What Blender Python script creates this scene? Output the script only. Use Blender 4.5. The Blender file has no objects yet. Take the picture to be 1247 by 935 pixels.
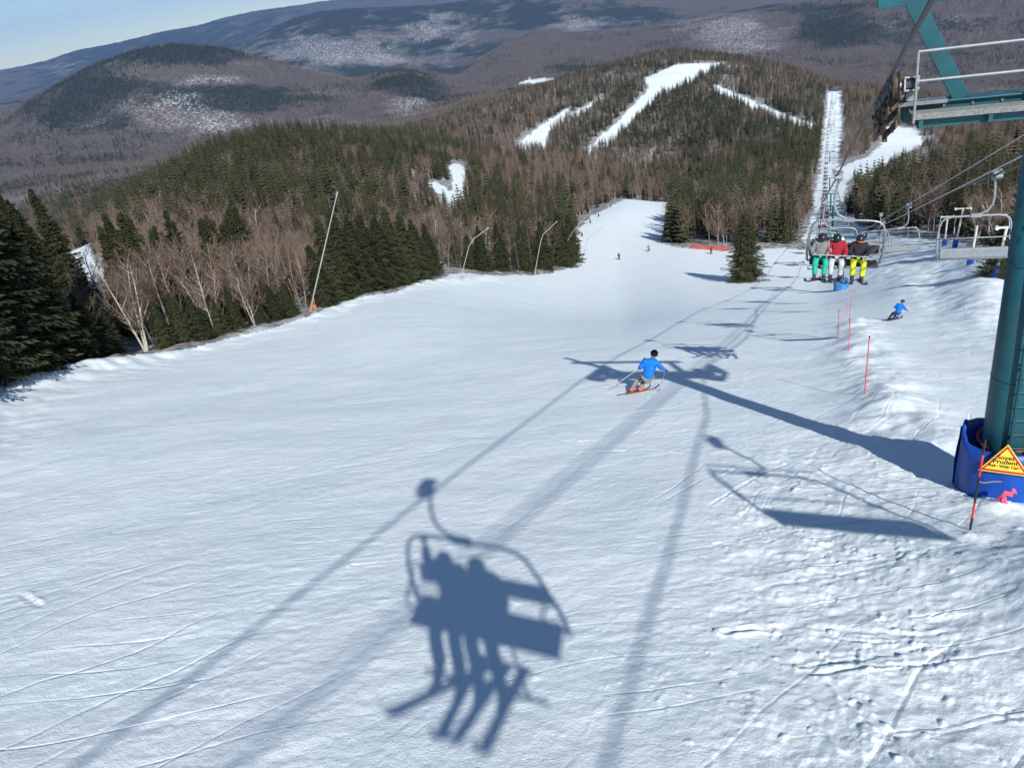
import bpy, bmesh, math, random
import numpy as np
from math import sin, cos, tan, atan2, sqrt, pi, radians, degrees, log, exp
from mathutils import Vector, Matrix, Quaternion
random.seed(7); rng = np.random.default_rng(11)
scene = bpy.context.scene
C = scene.collection

# ------------------------------------------------------------------ camera frame (camera at the origin, z up)
W, HH, F = 1247.0, 935.0, 970.0
PITCH, ROLL = radians(26.48), radians(9.52)
fw = np.array([0, cos(PITCH), -sin(PITCH)]); r0 = np.array([1.0, 0, 0]); u0 = np.cross(r0, fw)
rt = cos(ROLL)*r0 - sin(ROLL)*u0; upv = cos(ROLL)*u0 + sin(ROLL)*r0
AZL = radians(22.489)
Lv = np.array([sin(AZL), cos(AZL), 0]); Vv = np.array([cos(AZL), -sin(AZL), 0])
SUN = np.array([0.13735, -0.79867, 0.58589])
H0, SL, MV = 5.292, 0.3322, 0.0262
def ray(px, py):
    d = fw*F + rt*(px - W/2) - upv*(py - HH/2); return d/np.linalg.norm(d)
def project(X, Y, Z):
    z = X*fw[0] + Y*fw[1] + Z*fw[2]
    zz = np.where(z > 0.1, z, np.nan)
    return W/2 + F*(X*rt[0]+Y*rt[1]+Z*rt[2])/zz, HH/2 - F*(X*upv[0]+Y*upv[1]+Z*upv[2])/zz
def uvz(u, v, z): return Lv*u + Vv*v + np.array([0, 0, z])

# ------------------------------------------------------------------ noise
def _hash(ix, iy, s):
    h = (ix.astype(np.int64)*374761393 + iy.astype(np.int64)*668265263 + s*974634777) & 0xFFFFFFFF
    h = ((h ^ (h >> 13))*1274126177) & 0xFFFFFFFF
    h = ((h ^ (h >> 16))*2246822519) & 0xFFFFFFFF
    return ((h ^ (h >> 15)) & 0xFFFFFF)/float(0xFFFFFF)
def vnoise(x, y, s=0):
    x = np.asarray(x, float); y = np.asarray(y, float)
    ix = np.floor(x); iy = np.floor(y); fx = x-ix; fy = y-iy
    fx = fx*fx*fx*(fx*(fx*6-15)+10); fy = fy*fy*fy*(fy*(fy*6-15)+10)
    a = _hash(ix, iy, s); b = _hash(ix+1, iy, s); c = _hash(ix, iy+1, s); d = _hash(ix+1, iy+1, s)
    return (a*(1-fx)+b*fx)*(1-fy) + (c*(1-fx)+d*fx)*fy - 0.5
def fbm(x, y, s=0, o=4, g=0.5):
    t = 0; a = 1.0
    for k in range(o):
        t = t + a*vnoise(x*(2.03**k)+k*17.3, y*(2.03**k)-k*9.1, s+k); a *= g
    return t
def sstep(a, b, x):
    t = np.clip((x-a)/(b-a), 0, 1); return t*t*(3-2*t)

# ------------------------------------------------------------------ terrain : layered ridge and valley lines (pixel, horizontal range)
def base_z(x, y):
    r = np.sqrt(x*x+y*y)+1e-9
    rs = np.where(r < 80, r, 80 + 150*(1-np.exp(-(np.maximum(r, 80)-80)/150)))
    k = rs/r
    return -H0 - SL*(x*Lv[0]+y*Lv[1])*k + MV*(x*Vv[0]+y*Vv[1])*k
CURVES = [
 [(-60,490,42),(0,462,50),(100,438,56),(200,425,62),(290,402,70),(378,382,80),(450,358,100),(520,338,125),(600,334,150),(700,322,190),(753,311,205),(830,302,200),(1000,300,190),(1100,296,150),(1200,308,105),(1300,345,90)],
 [(-60,380,95),(60,335,130),(150,330,150),(300,300,190),(400,290,210),(520,285,240),(620,280,270),(700,282,265),(760,262,290),(830,262,290),(1000,268,290),(1100,258,260),(1247,240,220),(1300,240,220)],
 [(-60,352,210),(60,326,270),(110,306,320),(180,256,390),(250,206,460),(330,180,500),(400,176,540),(520,186,580),(600,200,600),(700,215,620),(800,232,560),(850,235,520),(900,238,480),(1000,236,450),(1100,222,430),(1247,185,430),(1300,175,430)],
 [(-60,330,700),(100,290,700),(250,225,800),(400,200,900),(560,185,850),(700,192,800),(800,200,800),(1000,180,700),(1100,190,600),(1247,160,700),(1300,150,700)],
 [(-60,290,1200),(100,262,1300),(250,210,1400),(400,180,1500),(480,172,1300),(540,160,1200),(600,140,1300),(640,126,1400),(700,102,1600),(750,86,1700),(800,76,1750),(830,72,1750),(880,76,1700),(930,82,1650),(970,92,1550),(1000,105,1450),(1016,113,1350),(1060,110,1400),(1100,120,1300),(1160,128,1250),(1247,132,1250),(1300,130,1250)],
 [(-60,270,2300),(0,250,2400),(100,222,2400),(250,195,2600),(400,165,2600),(500,150,2600),(560,128,2800),(640,108,3000),(700,97,3200),(800,84,3600),(900,84,3600),(1000,100,3000),(1100,110,3000),(1300,110,3000)],
 [(-60,240,3300),(0,215,3300),(100,196,3500),(200,188,3600),(300,180,3600),(400,150,3600),(500,135,3600),(600,110,3900),(660,99,3900),(800,75,4300),(1000,70,4200),(1300,60,4200)],
 [(-60,168,4800),(0,150,5000),(60,114,5000),(120,80,5000),(170,62,5000),(215,57,5000),(270,62,5000),(330,78,4900),(400,97,4700),(435,104,4500),(465,92,4400),(490,88,4400),(520,92,4450),(548,104,4600),(570,92,5200),(600,60,5600),(642,46,5800),(720,42,5800),(820,27,5900),(900,15,5900),(1000,0,5900),(1300,-40,5900)],
 [(-60,150,7500),(0,132,7500),(120,105,7500),(215,90,7500),(270,85,7500),(330,90,7500),(400,99,7500),(480,102,7500),(560,84,7500),(642,50,7800),(820,30,8000),(1000,10,8000),(1300,-20,8000)],
 [(-60,135,10500),(100,105,10500),(230,76,10500),(270,62,10500),(300,52,10500),(330,36,10500),(360,22,10500),(390,13,10500),(430,10,10500),(470,8,10500),(520,8,10500),(560,4,10500),(620,-8,10500),(800,-40,10500),(1000,-65,10500),(1300,-110,10500)],
 [(-60,140,14000),(0,128,14000),(200,95,14000),(330,60,14000),(400,40,14000),(1300,-90,14000)],
 [(-60,95,20000),(-20,88,20000),(0,85,20000),(35,80,20000),(60,74,20000),(90,62,20000),(120,57,20000),(150,51,20000),(175,44,20000),(200,38,20000),(240,32,20000),(270,23,20000),(310,14,20000),(350,9,20000),(400,1,20000),(460,-6,20000),(620,-30,20000),(1300,-130,20000)],
 [(-60,110,34000),(0,101,34000),(600,0,34000),(1300,-115,34000)],
]
AZS = np.arange(-180, 180.01, 0.5); NA = len(AZS)
LR = np.linspace(log(0.5), log(40000), 700)
def pchip(xk, yk, x):
    h = np.diff(xk); dl = np.diff(yk)/h; m = np.zeros(len(xk))
    for i in range(1, len(xk)-1):
        if dl[i-1]*dl[i] > 0:
            w1 = 2*h[i]+h[i-1]; w2 = h[i]+2*h[i-1]; m[i] = (w1+w2)/(w1/dl[i-1]+w2/dl[i])
    m[0] = dl[0]; m[-1] = 0
    x = np.clip(x, xk[0], xk[-1]); i = np.clip(np.searchsorted(xk, x)-1, 0, len(h)-1)
    t = (x-xk[i])/h[i]; t2 = t*t; t3 = t2*t
    return (2*t3-3*t2+1)*yk[i] + (t3-2*t2+t)*h[i]*m[i] + (-2*t3+3*t2)*yk[i+1] + (t3-t2)*h[i]*m[i+1]
_rk = []; _zk = []
for cv in CURVES:
    a = []; rr = []; zz = []
    for px, py, R in cv:
        d = ray(px, py); hd = sqrt(d[0]**2+d[1]**2)
        a.append(degrees(atan2(d[0], d[1]))); rr.append(log(R)); zz.append(d[2]/hd*R)
    # order by azimuth and hold the ends
    o = np.argsort(a); a = np.array(a)[o]; rr = np.array(rr)[o]; zz = np.array(zz)[o]
    R_ = np.interp(AZS, a, rr); Z_ = np.interp(AZS, a, zz)
    ker = np.exp(-0.5*(np.arange(-4, 5)/1.1)**2); ker /= ker.sum()
    R_ = np.convolve(np.pad(R_, 4, 'edge'), ker, 'valid'); Z_ = np.convolve(np.pad(Z_, 4, 'edge'), ker, 'valid')
    _rk.append(R_); _zk.append(Z_)
_rk = np.array(_rk); _zk = np.array(_zk)
TAB = np.zeros((NA, len(LR)))
for i, az in enumerate(AZS):
    x = np.sin(radians(az)); y = np.cos(radians(az))
    rk = np.concatenate([[log(0.5), log(8), log(22), log(34)], _rk[:, i]])
    E = []
    for q in range(len(_rk)):
        R = exp(_rk[q, i]); E.append(_zk[q, i] - base_z(np.array(x*R), np.array(y*R)))
    E = np.array(E)
    E *= 1 - sstep(55, 95, abs(az-6))
    ek = np.concatenate([[0, 0, 0, 0], E])
    TAB[i] = pchip(rk, ek, LR)
P_BERM = [(-300,640),(-60,500),(0,478),(100,452),(200,434),(300,408),(378,388),(450,364),(520,344),(600,338)]
def seg_dist(x, y, pts):
    best = np.full(np.shape(x), 1e9)
    for (x0, y0), (x1, y1) in zip(pts[:-1], pts[1:]):
        dx, dy = x1-x0, y1-y0; t = np.clip(((x-x0)*dx+(y-y0)*dy)/(dx*dx+dy*dy+1e-12), 0, 1)
        best = np.minimum(best, np.hypot(x-x0-t*dx, y-y0-t*dy))
    return best
def coarse(x, y):
    r = np.sqrt(x*x+y*y)+1e-6; az = np.degrees(np.arctan2(x, y))
    fa = (az+180)/0.5; ia = np.clip(np.floor(fa).astype(int), 0, NA-2); fa = fa-ia
    fl = (np.log(np.maximum(r, 0.5))-LR[0])/(LR[1]-LR[0]); il = np.clip(np.floor(fl).astype(int), 0, len(LR)-2); fl = np.clip(fl-il, 0, 1)
    e = (TAB[ia, il]*(1-fl)+TAB[ia, il+1]*fl)*(1-fa) + (TAB[ia+1, il]*(1-fl)+TAB[ia+1, il+1]*fl)*fa
    return base_z(x, y) + e
def hit0(px, py, fn):
    d = ray(px, py); t = 3.0; p = 3.0
    while t < 30000:
        if d[2]*t < float(fn(np.array(d[0]*t), np.array(d[1]*t))): break
        p = t; t *= 1.02
    lo, hi = p, t
    for _ in range(24):
        m = (lo+hi)/2
        if d[2]*m < float(fn(np.array(d[0]*m), np.array(d[1]*m))): hi = m
        else: lo = m
    return d*lo
BERM = [tuple(hit0(px, py, coarse)[:2]) for px, py in P_BERM]
TOW_U, TOW_V = 14.7, 3.58
# crest of the bank that runs past the tower foot (u, v)
BANK = [tuple(hit0(px, py, coarse)[:2]) for px, py in ((1400,800),(1247,668),(1160,575),(1085,500),(1055,440),(1040,395))]
def gouge(px_list):
    return [tuple(hit0(px, py, coarse)[:2]) for px, py in px_list]
TRACKS = [  # ski cuts : polyline, half width, depth
 (gouge([(880,770),(960,762),(1040,768),(1120,775),(1165,772)]), .07, .045),
 (gouge([(900,765),(1000,772),(1050,781),(1100,782)]), .045, .045),
 (gouge([(975,812),(1040,803),(1120,790),(1180,780)]), .05, .042),
 (gouge([(990,822),(1060,812),(1160,806),(1165,808)]), .045, .045),
 (gouge([(1050,695),(1100,728),(1160,768),(1250,812)]), .035, .04),
 (gouge([(870,665),(930,650),(1010,640),(1060,636)]), .05, .035),
 (gouge([(600,560),(700,552),(790,548),(850,556)]), .06, .035),
 (gouge([(640,540),(720,538),(800,545)]), .05, .03),
 (gouge([(860,620),(930,575),(1010,548),(1060,560)]), .05, .03),
 (gouge([(870,585),(930,555),(990,540),(1040,545)]), .05, .03),
 (gouge([(0,612),(40,607),(110,604)]), .05, .035),
 (gouge([(0,725),(25,722),(50,738)]), .07, .05),
 (gouge([(430,690),(470,686),(520,680)]), .05, .03),
 (gouge([(985,860),(1020,900),(1050,940)]), .07, .05),
 (gouge([(1010,830),(1050,870),(1085,900),(1120,935)]), .05, .05),
 (gouge([(590,485),(640,478),(700,470)]), .06, .04),
 (gouge([(735,470),(765,480),(790,486)]), .06, .05),
]
def detail(x, y):
    r = np.sqrt(x*x+y*y)+1e-6
    u = x*Lv[0]+y*Lv[1]; v = x*Vv[0]+y*Vv[1]
    z = np.zeros_like(r)
    front = (y > 0)
    nearf = 1 - sstep(200, 320, r)
    near = r < 340
    # gentle rolls
    z += 0.10*fbm(u/9, v/7, 3, 3)*nearf
    # rougher, mogulled run right of the bank
    mr = sstep(3.0, 9.0, v - 0.02*u)*sstep(14, 26, u)*nearf
    z += mr*(0.24*fbm(u/4.2, v/2.8, 21, 3) + 0.13*fbm(u/1.5, v/1.1, 25, 3))
    # berm at the left edge of the run
    bd = seg_dist(x, y, BERM)
    z += (0.55*np.exp(-(bd/1.6)**2)*(0.8+0.9*fbm(x/3, y/3, 31, 3)) + 0.22*np.exp(-(bd/4.0)**2)*fbm(x/1.1, y/1.1, 35, 3))*nearf
    # bank along the lift line, mound round the tower pad
    kd = seg_dist(x, y, BANK)
    td = np.hypot(u-TOW_U-.1, v-TOW_V-.15)
    z += (0.34*np.exp(-(kd/1.25)**2)*(0.9+0.8*fbm(u/1.7, v/1.2, 41, 3)))*sstep(1.2, 4.2, td)
    z += -0.10*np.exp(-(td/1.3)**2)
    md = np.hypot(u-13.6, v-3.35)
    z += 0.16*np.exp(-(md/0.45)**2)
    dn = 1 - sstep(35, 90, r)
    # rough, chopped snow in the right foreground
    rough = sstep(-2.6, 1.2, v + 0.10*(u-9) + 1.2*fbm(u/3, v/3, 55, 2))*(1-sstep(14, 24, u))
    z += dn*(rough*(0.055*fbm(u/.8, v/.7, 61, 4, .62) + 0.034*np.maximum(fbm(u/.17, v/.15, 65, 4, .7)-0.02, 0)*np.clip(.6+2.2*fbm(u/1.6, v/1.3, 66, 2), .1, 1.6)))
    # brushed texture of many ski tracks, running across the fall line
    a = radians(63); s1 = u*cos(a)+v*sin(a); s2 = -u*sin(a)+v*cos(a)
    patch = 0.35+1.2*np.clip(fbm(u/4.5, v/6.0, 71, 3)+.35, 0, 1)
    z += dn*patch*(0.005*fbm(s1/1.1, s2/.22, 73, 3, .65)*(1-sstep(18, 32, r)*.6) + 0.0085*fbm(s1/.34, s2/.15, 77, 3, .65))
    a = radians(98); s1 = u*cos(a)+v*sin(a); s2 = -u*sin(a)+v*cos(a)
    s2 = s2 + .5*fbm(u/3, v/3, 82, 2)
    z += dn*0.003*fbm(s1/3.2, s2/.45, 83, 3)*(1-rough*.4)*np.clip(.4+2*fbm(u/7, v/5, 84, 2), 0, 1.3)
    z += dn*(0.045*fbm(u/2.4, v/2.1, 87, 3) + .011*fbm(u/.42, v/.36, 88, 3, .6))
    # crumbs of snow
    cr = np.maximum(fbm(u/.16, v/.13, 91, 2)-0.36, 0)
    z += dn*cr*0.16*(0.35+rough)*np.clip(fbm(u/2.4, v/2.4, 95, 2)+.25, 0, 1)
    m = (r < 45) & front
    if np.any(m):
        xs = x[m]; ys = y[m]; add = np.zeros_like(xs)
        for pl, hw, dep in TRACKS:
            d_ = seg_dist(xs, ys, pl)
            wob = 1+0.6*vnoise(xs*2.5, ys*2.5, 99)
            fade = np.clip(.75+1.5*vnoise(xs*1.3, ys*1.3, 96), 0, 1.3)
            add += fade*(-dep*.5*np.exp(-(d_/(hw*.7*wob))**2) + dep*.42*np.exp(-((d_-hw*1.3*wob)/(hw*.6))**2)*np.clip(.8+2.2*vnoise(xs*8, ys*8, 98), 0, 2))
        z[m] += add
    # far relief
    fr = sstep(60, 600, r)
    z += fr*np.minimum(r*0.0045, 16)*fbm(x/np.maximum(r*.055, 20)*0+x/120, y/120, 101, 4)*sstep(100, 700, r)
    z += sstep(2500, 4500, r)*(26*fbm(x/700, y/700, 111, 5))
    return z
def ground_z(x, y):
    x = np.atleast_1d(np.asarray(x, float)); y = np.atleast_1d(np.asarray(y, float))
    return coarse(x, y) + detail(x, y)
def gz(x, y): return float(ground_z(x, y)[0])
def smooth_g(x, y): return coarse(x, y)
def hit(px, py):
    q = hit0(px, py, smooth_g); q[2] = gz(q[0], q[1]); return q
def at_range(px, py, R):   # the ground under the direction of a pixel, at horizontal range R
    d = ray(px, py); h = sqrt(d[0]**2+d[1]**2); x, y = d[0]/h*R, d[1]/h*R
    return np.array([x, y, gz(x, y)])

# ------------------------------------------------------------------ where snow lies open (pistes, glades) : outlines with a range gate
POLYS = [
 (0, 420, [(-900,700),(-60,492),(0,466),(40,456),(100,440),(170,432),(230,424),(270,414),(330,400),(378,384),(420,367),(480,356),(520,340),(560,334),(640,336),(690,330),(706,320),(700,288),(720,262),(760,243),(820,236),(824,250),(812,272),(800,296),(845,302),(900,305),(985,303),(978,292),(990,258),(1000,235),(1020,228),(1022,240),(1024,262),(1060,282),(1110,290),(1160,290),(1200,308),(1247,330),(1500,460),(2500,700),(2500,3000),(-900,3000)]),
 (380, 1500, [(986,262),(992,240),(1000,200),(1005,150),(1009,112),(1023,112),(1025,150),(1022,180),(1019,205),(1058,190),(1078,172),(1080,160),(1074,154),(1116,156),(1126,176),(1082,198),(1032,222),(1026,262)]),
 (500, 1900, [(712,190),(740,178),(768,150),(798,120),(836,102),(884,76),(826,78),(786,95),(790,108),(756,145),(728,168)]),
 (500, 1700, [(624,180),(662,184),(668,162),(695,140),(692,132),(655,155)]),
 (700, 1700, [(692,140),(735,118),(738,122),(700,143)]),
 (450, 1750, [(872,104),(905,118),(950,137),(992,152),(990,159),(945,143),(900,124),(870,112)]),
 (900, 2600, [(930,75),(963,74),(960,82),(934,81)]),
 (2500, 4600, [(633,102),(645,97),(670,95),(688,98),(678,102),(650,105)]),
 (150, 640, [(518,226),(530,220),(548,232),(552,218),(546,202),(556,198),(572,208),(564,224),(560,244),(548,262),(540,240)]),
 (60, 460, [(58,305),(104,290),(112,312),(140,350),(150,400),(128,395),(100,330),(62,322)]),
 (300, 900, [(830,222),(850,225),(856,236),(838,242),(828,236)]),
 (60, 300, [(395,272),(420,268),(425,285),(400,290)]),
]
def inpoly(px, py, poly):
    ins = np.zeros(px.shape, bool); n = len(poly)
    for i in range(n):
        x0, y0 = poly[i]; x1, y1 = poly[(i+1) % n]
        if y0 == y1: continue
        c = ((y0 > py) != (y1 > py)) & (px < (x1-x0)*(py-y0)/(y1-y0)+x0)
        ins ^= c
    return ins
def open_snow(X, Y, Z):
    r = np.hypot(X, Y); px, py = project(X, Y, Z)
    j = np.minimum(4.0, 900/np.maximum(r, 1)+1.0)
    px = px + j*vnoise(X/6, Y/6, 131)*2; py = py + j*vnoise(X/6, Y/6, 137)
    s = np.zeros(X.shape, bool)
    ok = np.isfinite(px) & np.isfinite(py)
    for lo, hi, poly in POLYS:
        s |= ok & (r > lo) & (r < hi) & inpoly(np.nan_to_num(px, nan=-1e6), np.nan_to_num(py, nan=-1e6), poly)
    az = np.degrees(np.arctan2(X, Y))
    s |= (r < 38)
    s |= (~ok) & (r < 120)
    return s
# share of spruce among the trees, by place
BLOBS = [(60,380,90,60,.95),(200,395,130,45,.35),(230,330,170,45,.04),(430,330,60,40,.4),(480,320,70,50,.7),(560,300,60,40,.45),
         (250,230,150,55,1.0),(400,200,120,50,1.0),(480,245,90,45,.68),(560,260,60,30,.4),(640,290,60,50,.8),(660,215,110,26,.14),(760,225,70,25,.18),
         (860,150,90,50,1.1),(800,190,80,30,.6),(940,165,60,50,1.05),(930,105,60,20,.3),(960,130,50,20,.35),(780,85,60,14,.75),(700,120,60,22,.6),(600,150,70,26,.35),
         (850,270,60,40,.75),(940,275,50,40,.35),(1045,150,22,50,.12),(1100,240,60,25,.3),(1190,200,90,40,.12),(1200,270,80,30,.7),(1130,270,60,20,.5)]
def spruce_share(X, Y, Z):
    px, py = project(X, Y, Z); px = np.nan_to_num(px, nan=-1e5); py = np.nan_to_num(py, nan=-1e5)
    w = np.full(X.shape, .12); s = w*.4
    for bx, by, sx, sy, v in BLOBS:
        k = np.exp(-((px-bx)/sx)**2-((py-by)/sy)**2); w = w+k; s = s+k*v
    n = fbm(X/16, Y/16, 151, 3)
    return np.clip(s/w*.86 - .03 + n*1.15, 0, 1)

# ------------------------------------------------------------------ materials
MATS = {}
def nt(name):
    m = bpy.data.materials.new(name); m.use_nodes = True; n = m.node_tree; n.nodes.clear()
    o = n.nodes.new('ShaderNodeOutputMaterial'); b = n.nodes.new('ShaderNodeBsdfPrincipled')
    n.links.new(b.outputs[0], o.inputs[0]); MATS[name] = m
    return m, n, b
def simple(name, col, rough=.6, metal=0, var=.15, scale=6, bump=0.0, bscale=40, spec=.4):
    m, n, b = nt(name)
    tc = n.nodes.new('ShaderNodeTexCoord'); no = n.nodes.new('ShaderNodeTexNoise'); no.inputs['Scale'].default_value = scale; no.inputs['Detail'].default_value = 4
    n.links.new(tc.outputs['Object'], no.inputs['Vector'])
    mr = n.nodes.new('ShaderNodeMapRange'); mr.inputs[1].default_value = .3; mr.inputs[2].default_value = .7
    mr.inputs[3].default_value = 1-var; mr.inputs[4].default_value = 1+var
    n.links.new(no.outputs['Fac'], mr.inputs[0])
    mx = n.nodes.new('ShaderNodeVectorMath'); mx.operation = 'SCALE'; mx.inputs[0].default_value = col[:3]
    n.links.new(mr.outputs[0], mx.inputs['Scale']); n.links.new(mx.outputs[0], b.inputs['Base Color'])
    b.inputs['Roughness'].default_value = rough; b.inputs['Metallic'].default_value = metal
    b.inputs['Specular IOR Level'].default_value = spec
    if bump:
        n2 = n.nodes.new('ShaderNodeTexNoise'); n2.inputs['Scale'].default_value = bscale; n.links.new(tc.outputs['Object'], n2.inputs['Vector'])
        bp = n.nodes.new('ShaderNodeBump'); bp.inputs['Strength'].default_value = bump; bp.inputs['Distance'].default_value = .01
        n.links.new(n2.outputs['Fac'], bp.inputs['Height']); n.links.new(bp.outputs[0], b.inputs['Normal'])
    return m
teal = simple('teal_paint', (.009,.080,.102), .45, var=.18, scale=3, bump=.15)
def weather(m, dark=.55):
    n = m.node_tree; b = next(x for x in n.nodes if x.type == 'BSDF_PRINCIPLED'); src = b.inputs['Base Color'].links[0].from_socket
    tc = n.nodes.new('ShaderNodeTexCoord'); mp = n.nodes.new('ShaderNodeMapping'); mp.inputs['Scale'].default_value = (9, 9, .7); n.links.new(tc.outputs['Object'], mp.inputs[0])
    no = n.nodes.new('ShaderNodeTexNoise'); no.inputs['Scale'].default_value = 1.6; no.inputs['Detail'].default_value = 6; no.inputs['Roughness'].default_value = .7; n.links.new(mp.outputs[0], no.inputs['Vector'])
    r = n.nodes.new('ShaderNodeValToRGB'); r.color_ramp.elements[0].position = .52; r.color_ramp.elements[1].position = .70; n.links.new(no.outputs['Fac'], r.inputs[0])
    x = n.nodes.new('ShaderNodeMix'); x.data_type = 'RGBA'; n.links.new(r.outputs[0], x.inputs[0]); n.links.new(src, x.inputs[6]); x.inputs[7].default_value = (.035,.055,.062,1); n.links.new(x.outputs[2], b.inputs['Base Color'])
weather(teal)
teald = simple('teal_paint_dull', (.006,.05,.066), .55, var=.25, scale=5)
galv = simple('galvanised_steel', (.27,.29,.31), .45, .6, var=.2, scale=9)
galvp = simple('pale_steel_tube', (.24,.26,.28), .5, .2, var=.12, scale=9)
grate = simple('grating_steel', (.19,.20,.195), .6, .2, var=.3, scale=30)
rust = simple('greasy_steel', (.07,.052,.035), .55, .4, var=.5, scale=12)
black = simple('black_rubber', (.018,.018,.02), .7, var=.3)
ropem = simple('steel_rope', (.06,.06,.065), .5, .5, var=.3, scale=60)
wirem = simple('pale_wire', (.42,.42,.44), .5, .3)
seatm = simple('grey_seat_shell', (.20,.22,.25), .6, var=.15)
seatd = simple('dark_seat_pad', (.035,.035,.045), .7, var=.2)
whitep = simple('white_paint', (.52,.53,.52), .5, var=.1)
polem = simple('grey_pole', (.32,.32,.31), .5, .2, var=.15)
redp = simple('red_marker', (.55,.04,.05), .5)
orangep = simple('orange_net', (.75,.10,.05), .7)
pinkr = simple('pink_ribbon', (.75,.06,.11), .6)
yellowp = simple('sign_yellow', (.80,.56,.05), .45, var=.03)
redborder = simple('sign_red', (.42,.02,.03), .45, var=.03)
inkm = simple('sign_ink', (.02,.015,.02), .5, var=.0)
bambo = simple('bamboo', (.30,.20,.10), .6)
def blue_pad():
    m = simple('blue_pad_vinyl', (.006,.055,.30), .45, var=.25, scale=2.2, bump=.5, bscale=3.5); return m
bluep = blue_pad()
bluel = simple('faded_blue_pad', (.04,.18,.42), .5, var=.25, scale=3)
skin = simple('skin', (.55,.33,.25), .55, var=.05)
def cloth(n, c): return simple('cloth_'+n, c, .85, var=.22, scale=9, bump=.5, bscale=22, spec=.15)
cBlue = cloth('blue', (.010,.14,.56)); cGrey = cloth('grey', (.17,.17,.175)); cBlack = cloth('black', (.022,.022,.028)); cRed = cloth('red', (.25,.018,.03))
cTeal = cloth('turquoise', (.02,.34,.25)); cYel = cloth('yellow', (.52,.58,.03)); cPale = cloth('pale_grey', (.42,.43,.45)); cNavy = cloth('navy', (.02,.035,.09)); cOr = cloth('orange', (.65,.17,.04))
helm = simple('helmet_shell', (.02,.02,.025), .25); goggm = simple('goggle_lens', (.02,.03,.05), .08); skim = simple('ski_top', (.16,.05,.045), .3); skid = simple('ski_dark', (.03,.035,.05), .3)
bootm = simple('boot_red', (.75,.12,.06), .35); bootd = simple('boot_dark', (.03,.03,.035), .4)
barkd = simple('spruce_bark', (.075,.055,.042), .9, var=.3, scale=9)
barkp = simple('pale_bark', (.36,.33,.28), .85, var=.35, scale=5, bump=.6)
barkg = simple('grey_bark', (.19,.16,.13), .9, var=.3, scale=5)
def foliage(name, c1, c2):
    m, n, b = nt(name)
    oi = n.nodes.new('ShaderNodeObjectInfo'); geo = n.nodes.new('ShaderNodeNewGeometry'); tc = n.nodes.new('ShaderNodeTexCoord')
    no = n.nodes.new('ShaderNodeTexNoise'); no.inputs['Scale'].default_value = 1.1; n.links.new(tc.outputs['Object'], no.inputs['Vector'])
    ad = n.nodes.new('ShaderNodeMath'); ad.operation = 'ADD'; n.links.new(oi.outputs['Random'], ad.inputs[0]); n.links.new(no.outputs['Fac'], ad.inputs[1])
    ad2 = n.nodes.new('ShaderNodeMath'); ad2.operation = 'ADD'; n.links.new(ad.outputs[0], ad2.inputs[0]); n.links.new(geo.outputs['Random Per Island'], ad2.inputs[1])
    dv = n.nodes.new('ShaderNodeMath'); dv.operation = 'DIVIDE'; dv.inputs[1].default_value = 2.3; n.links.new(ad2.outputs[0], dv.inputs[0])
    mx = n.nodes.new('ShaderNodeMix'); mx.data_type = 'RGBA'; mx.inputs[6].default_value = (*c1, 1); mx.inputs[7].default_value = (*c2, 1)
    n.links.new(dv.outputs[0], mx.inputs[0]); n.links.new(mx.outputs[2], b.inputs['Base Color'])
    b.inputs['Roughness'].default_value = .75; b.inputs['Specular IOR Level'].default_value = .2
    return m
needle = foliage('spruce_needles', (.006,.011,.005), (.046,.052,.022))
twig = foliage('bare_twigs', (.060,.043,.034), (.180,.132,.105))

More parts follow.
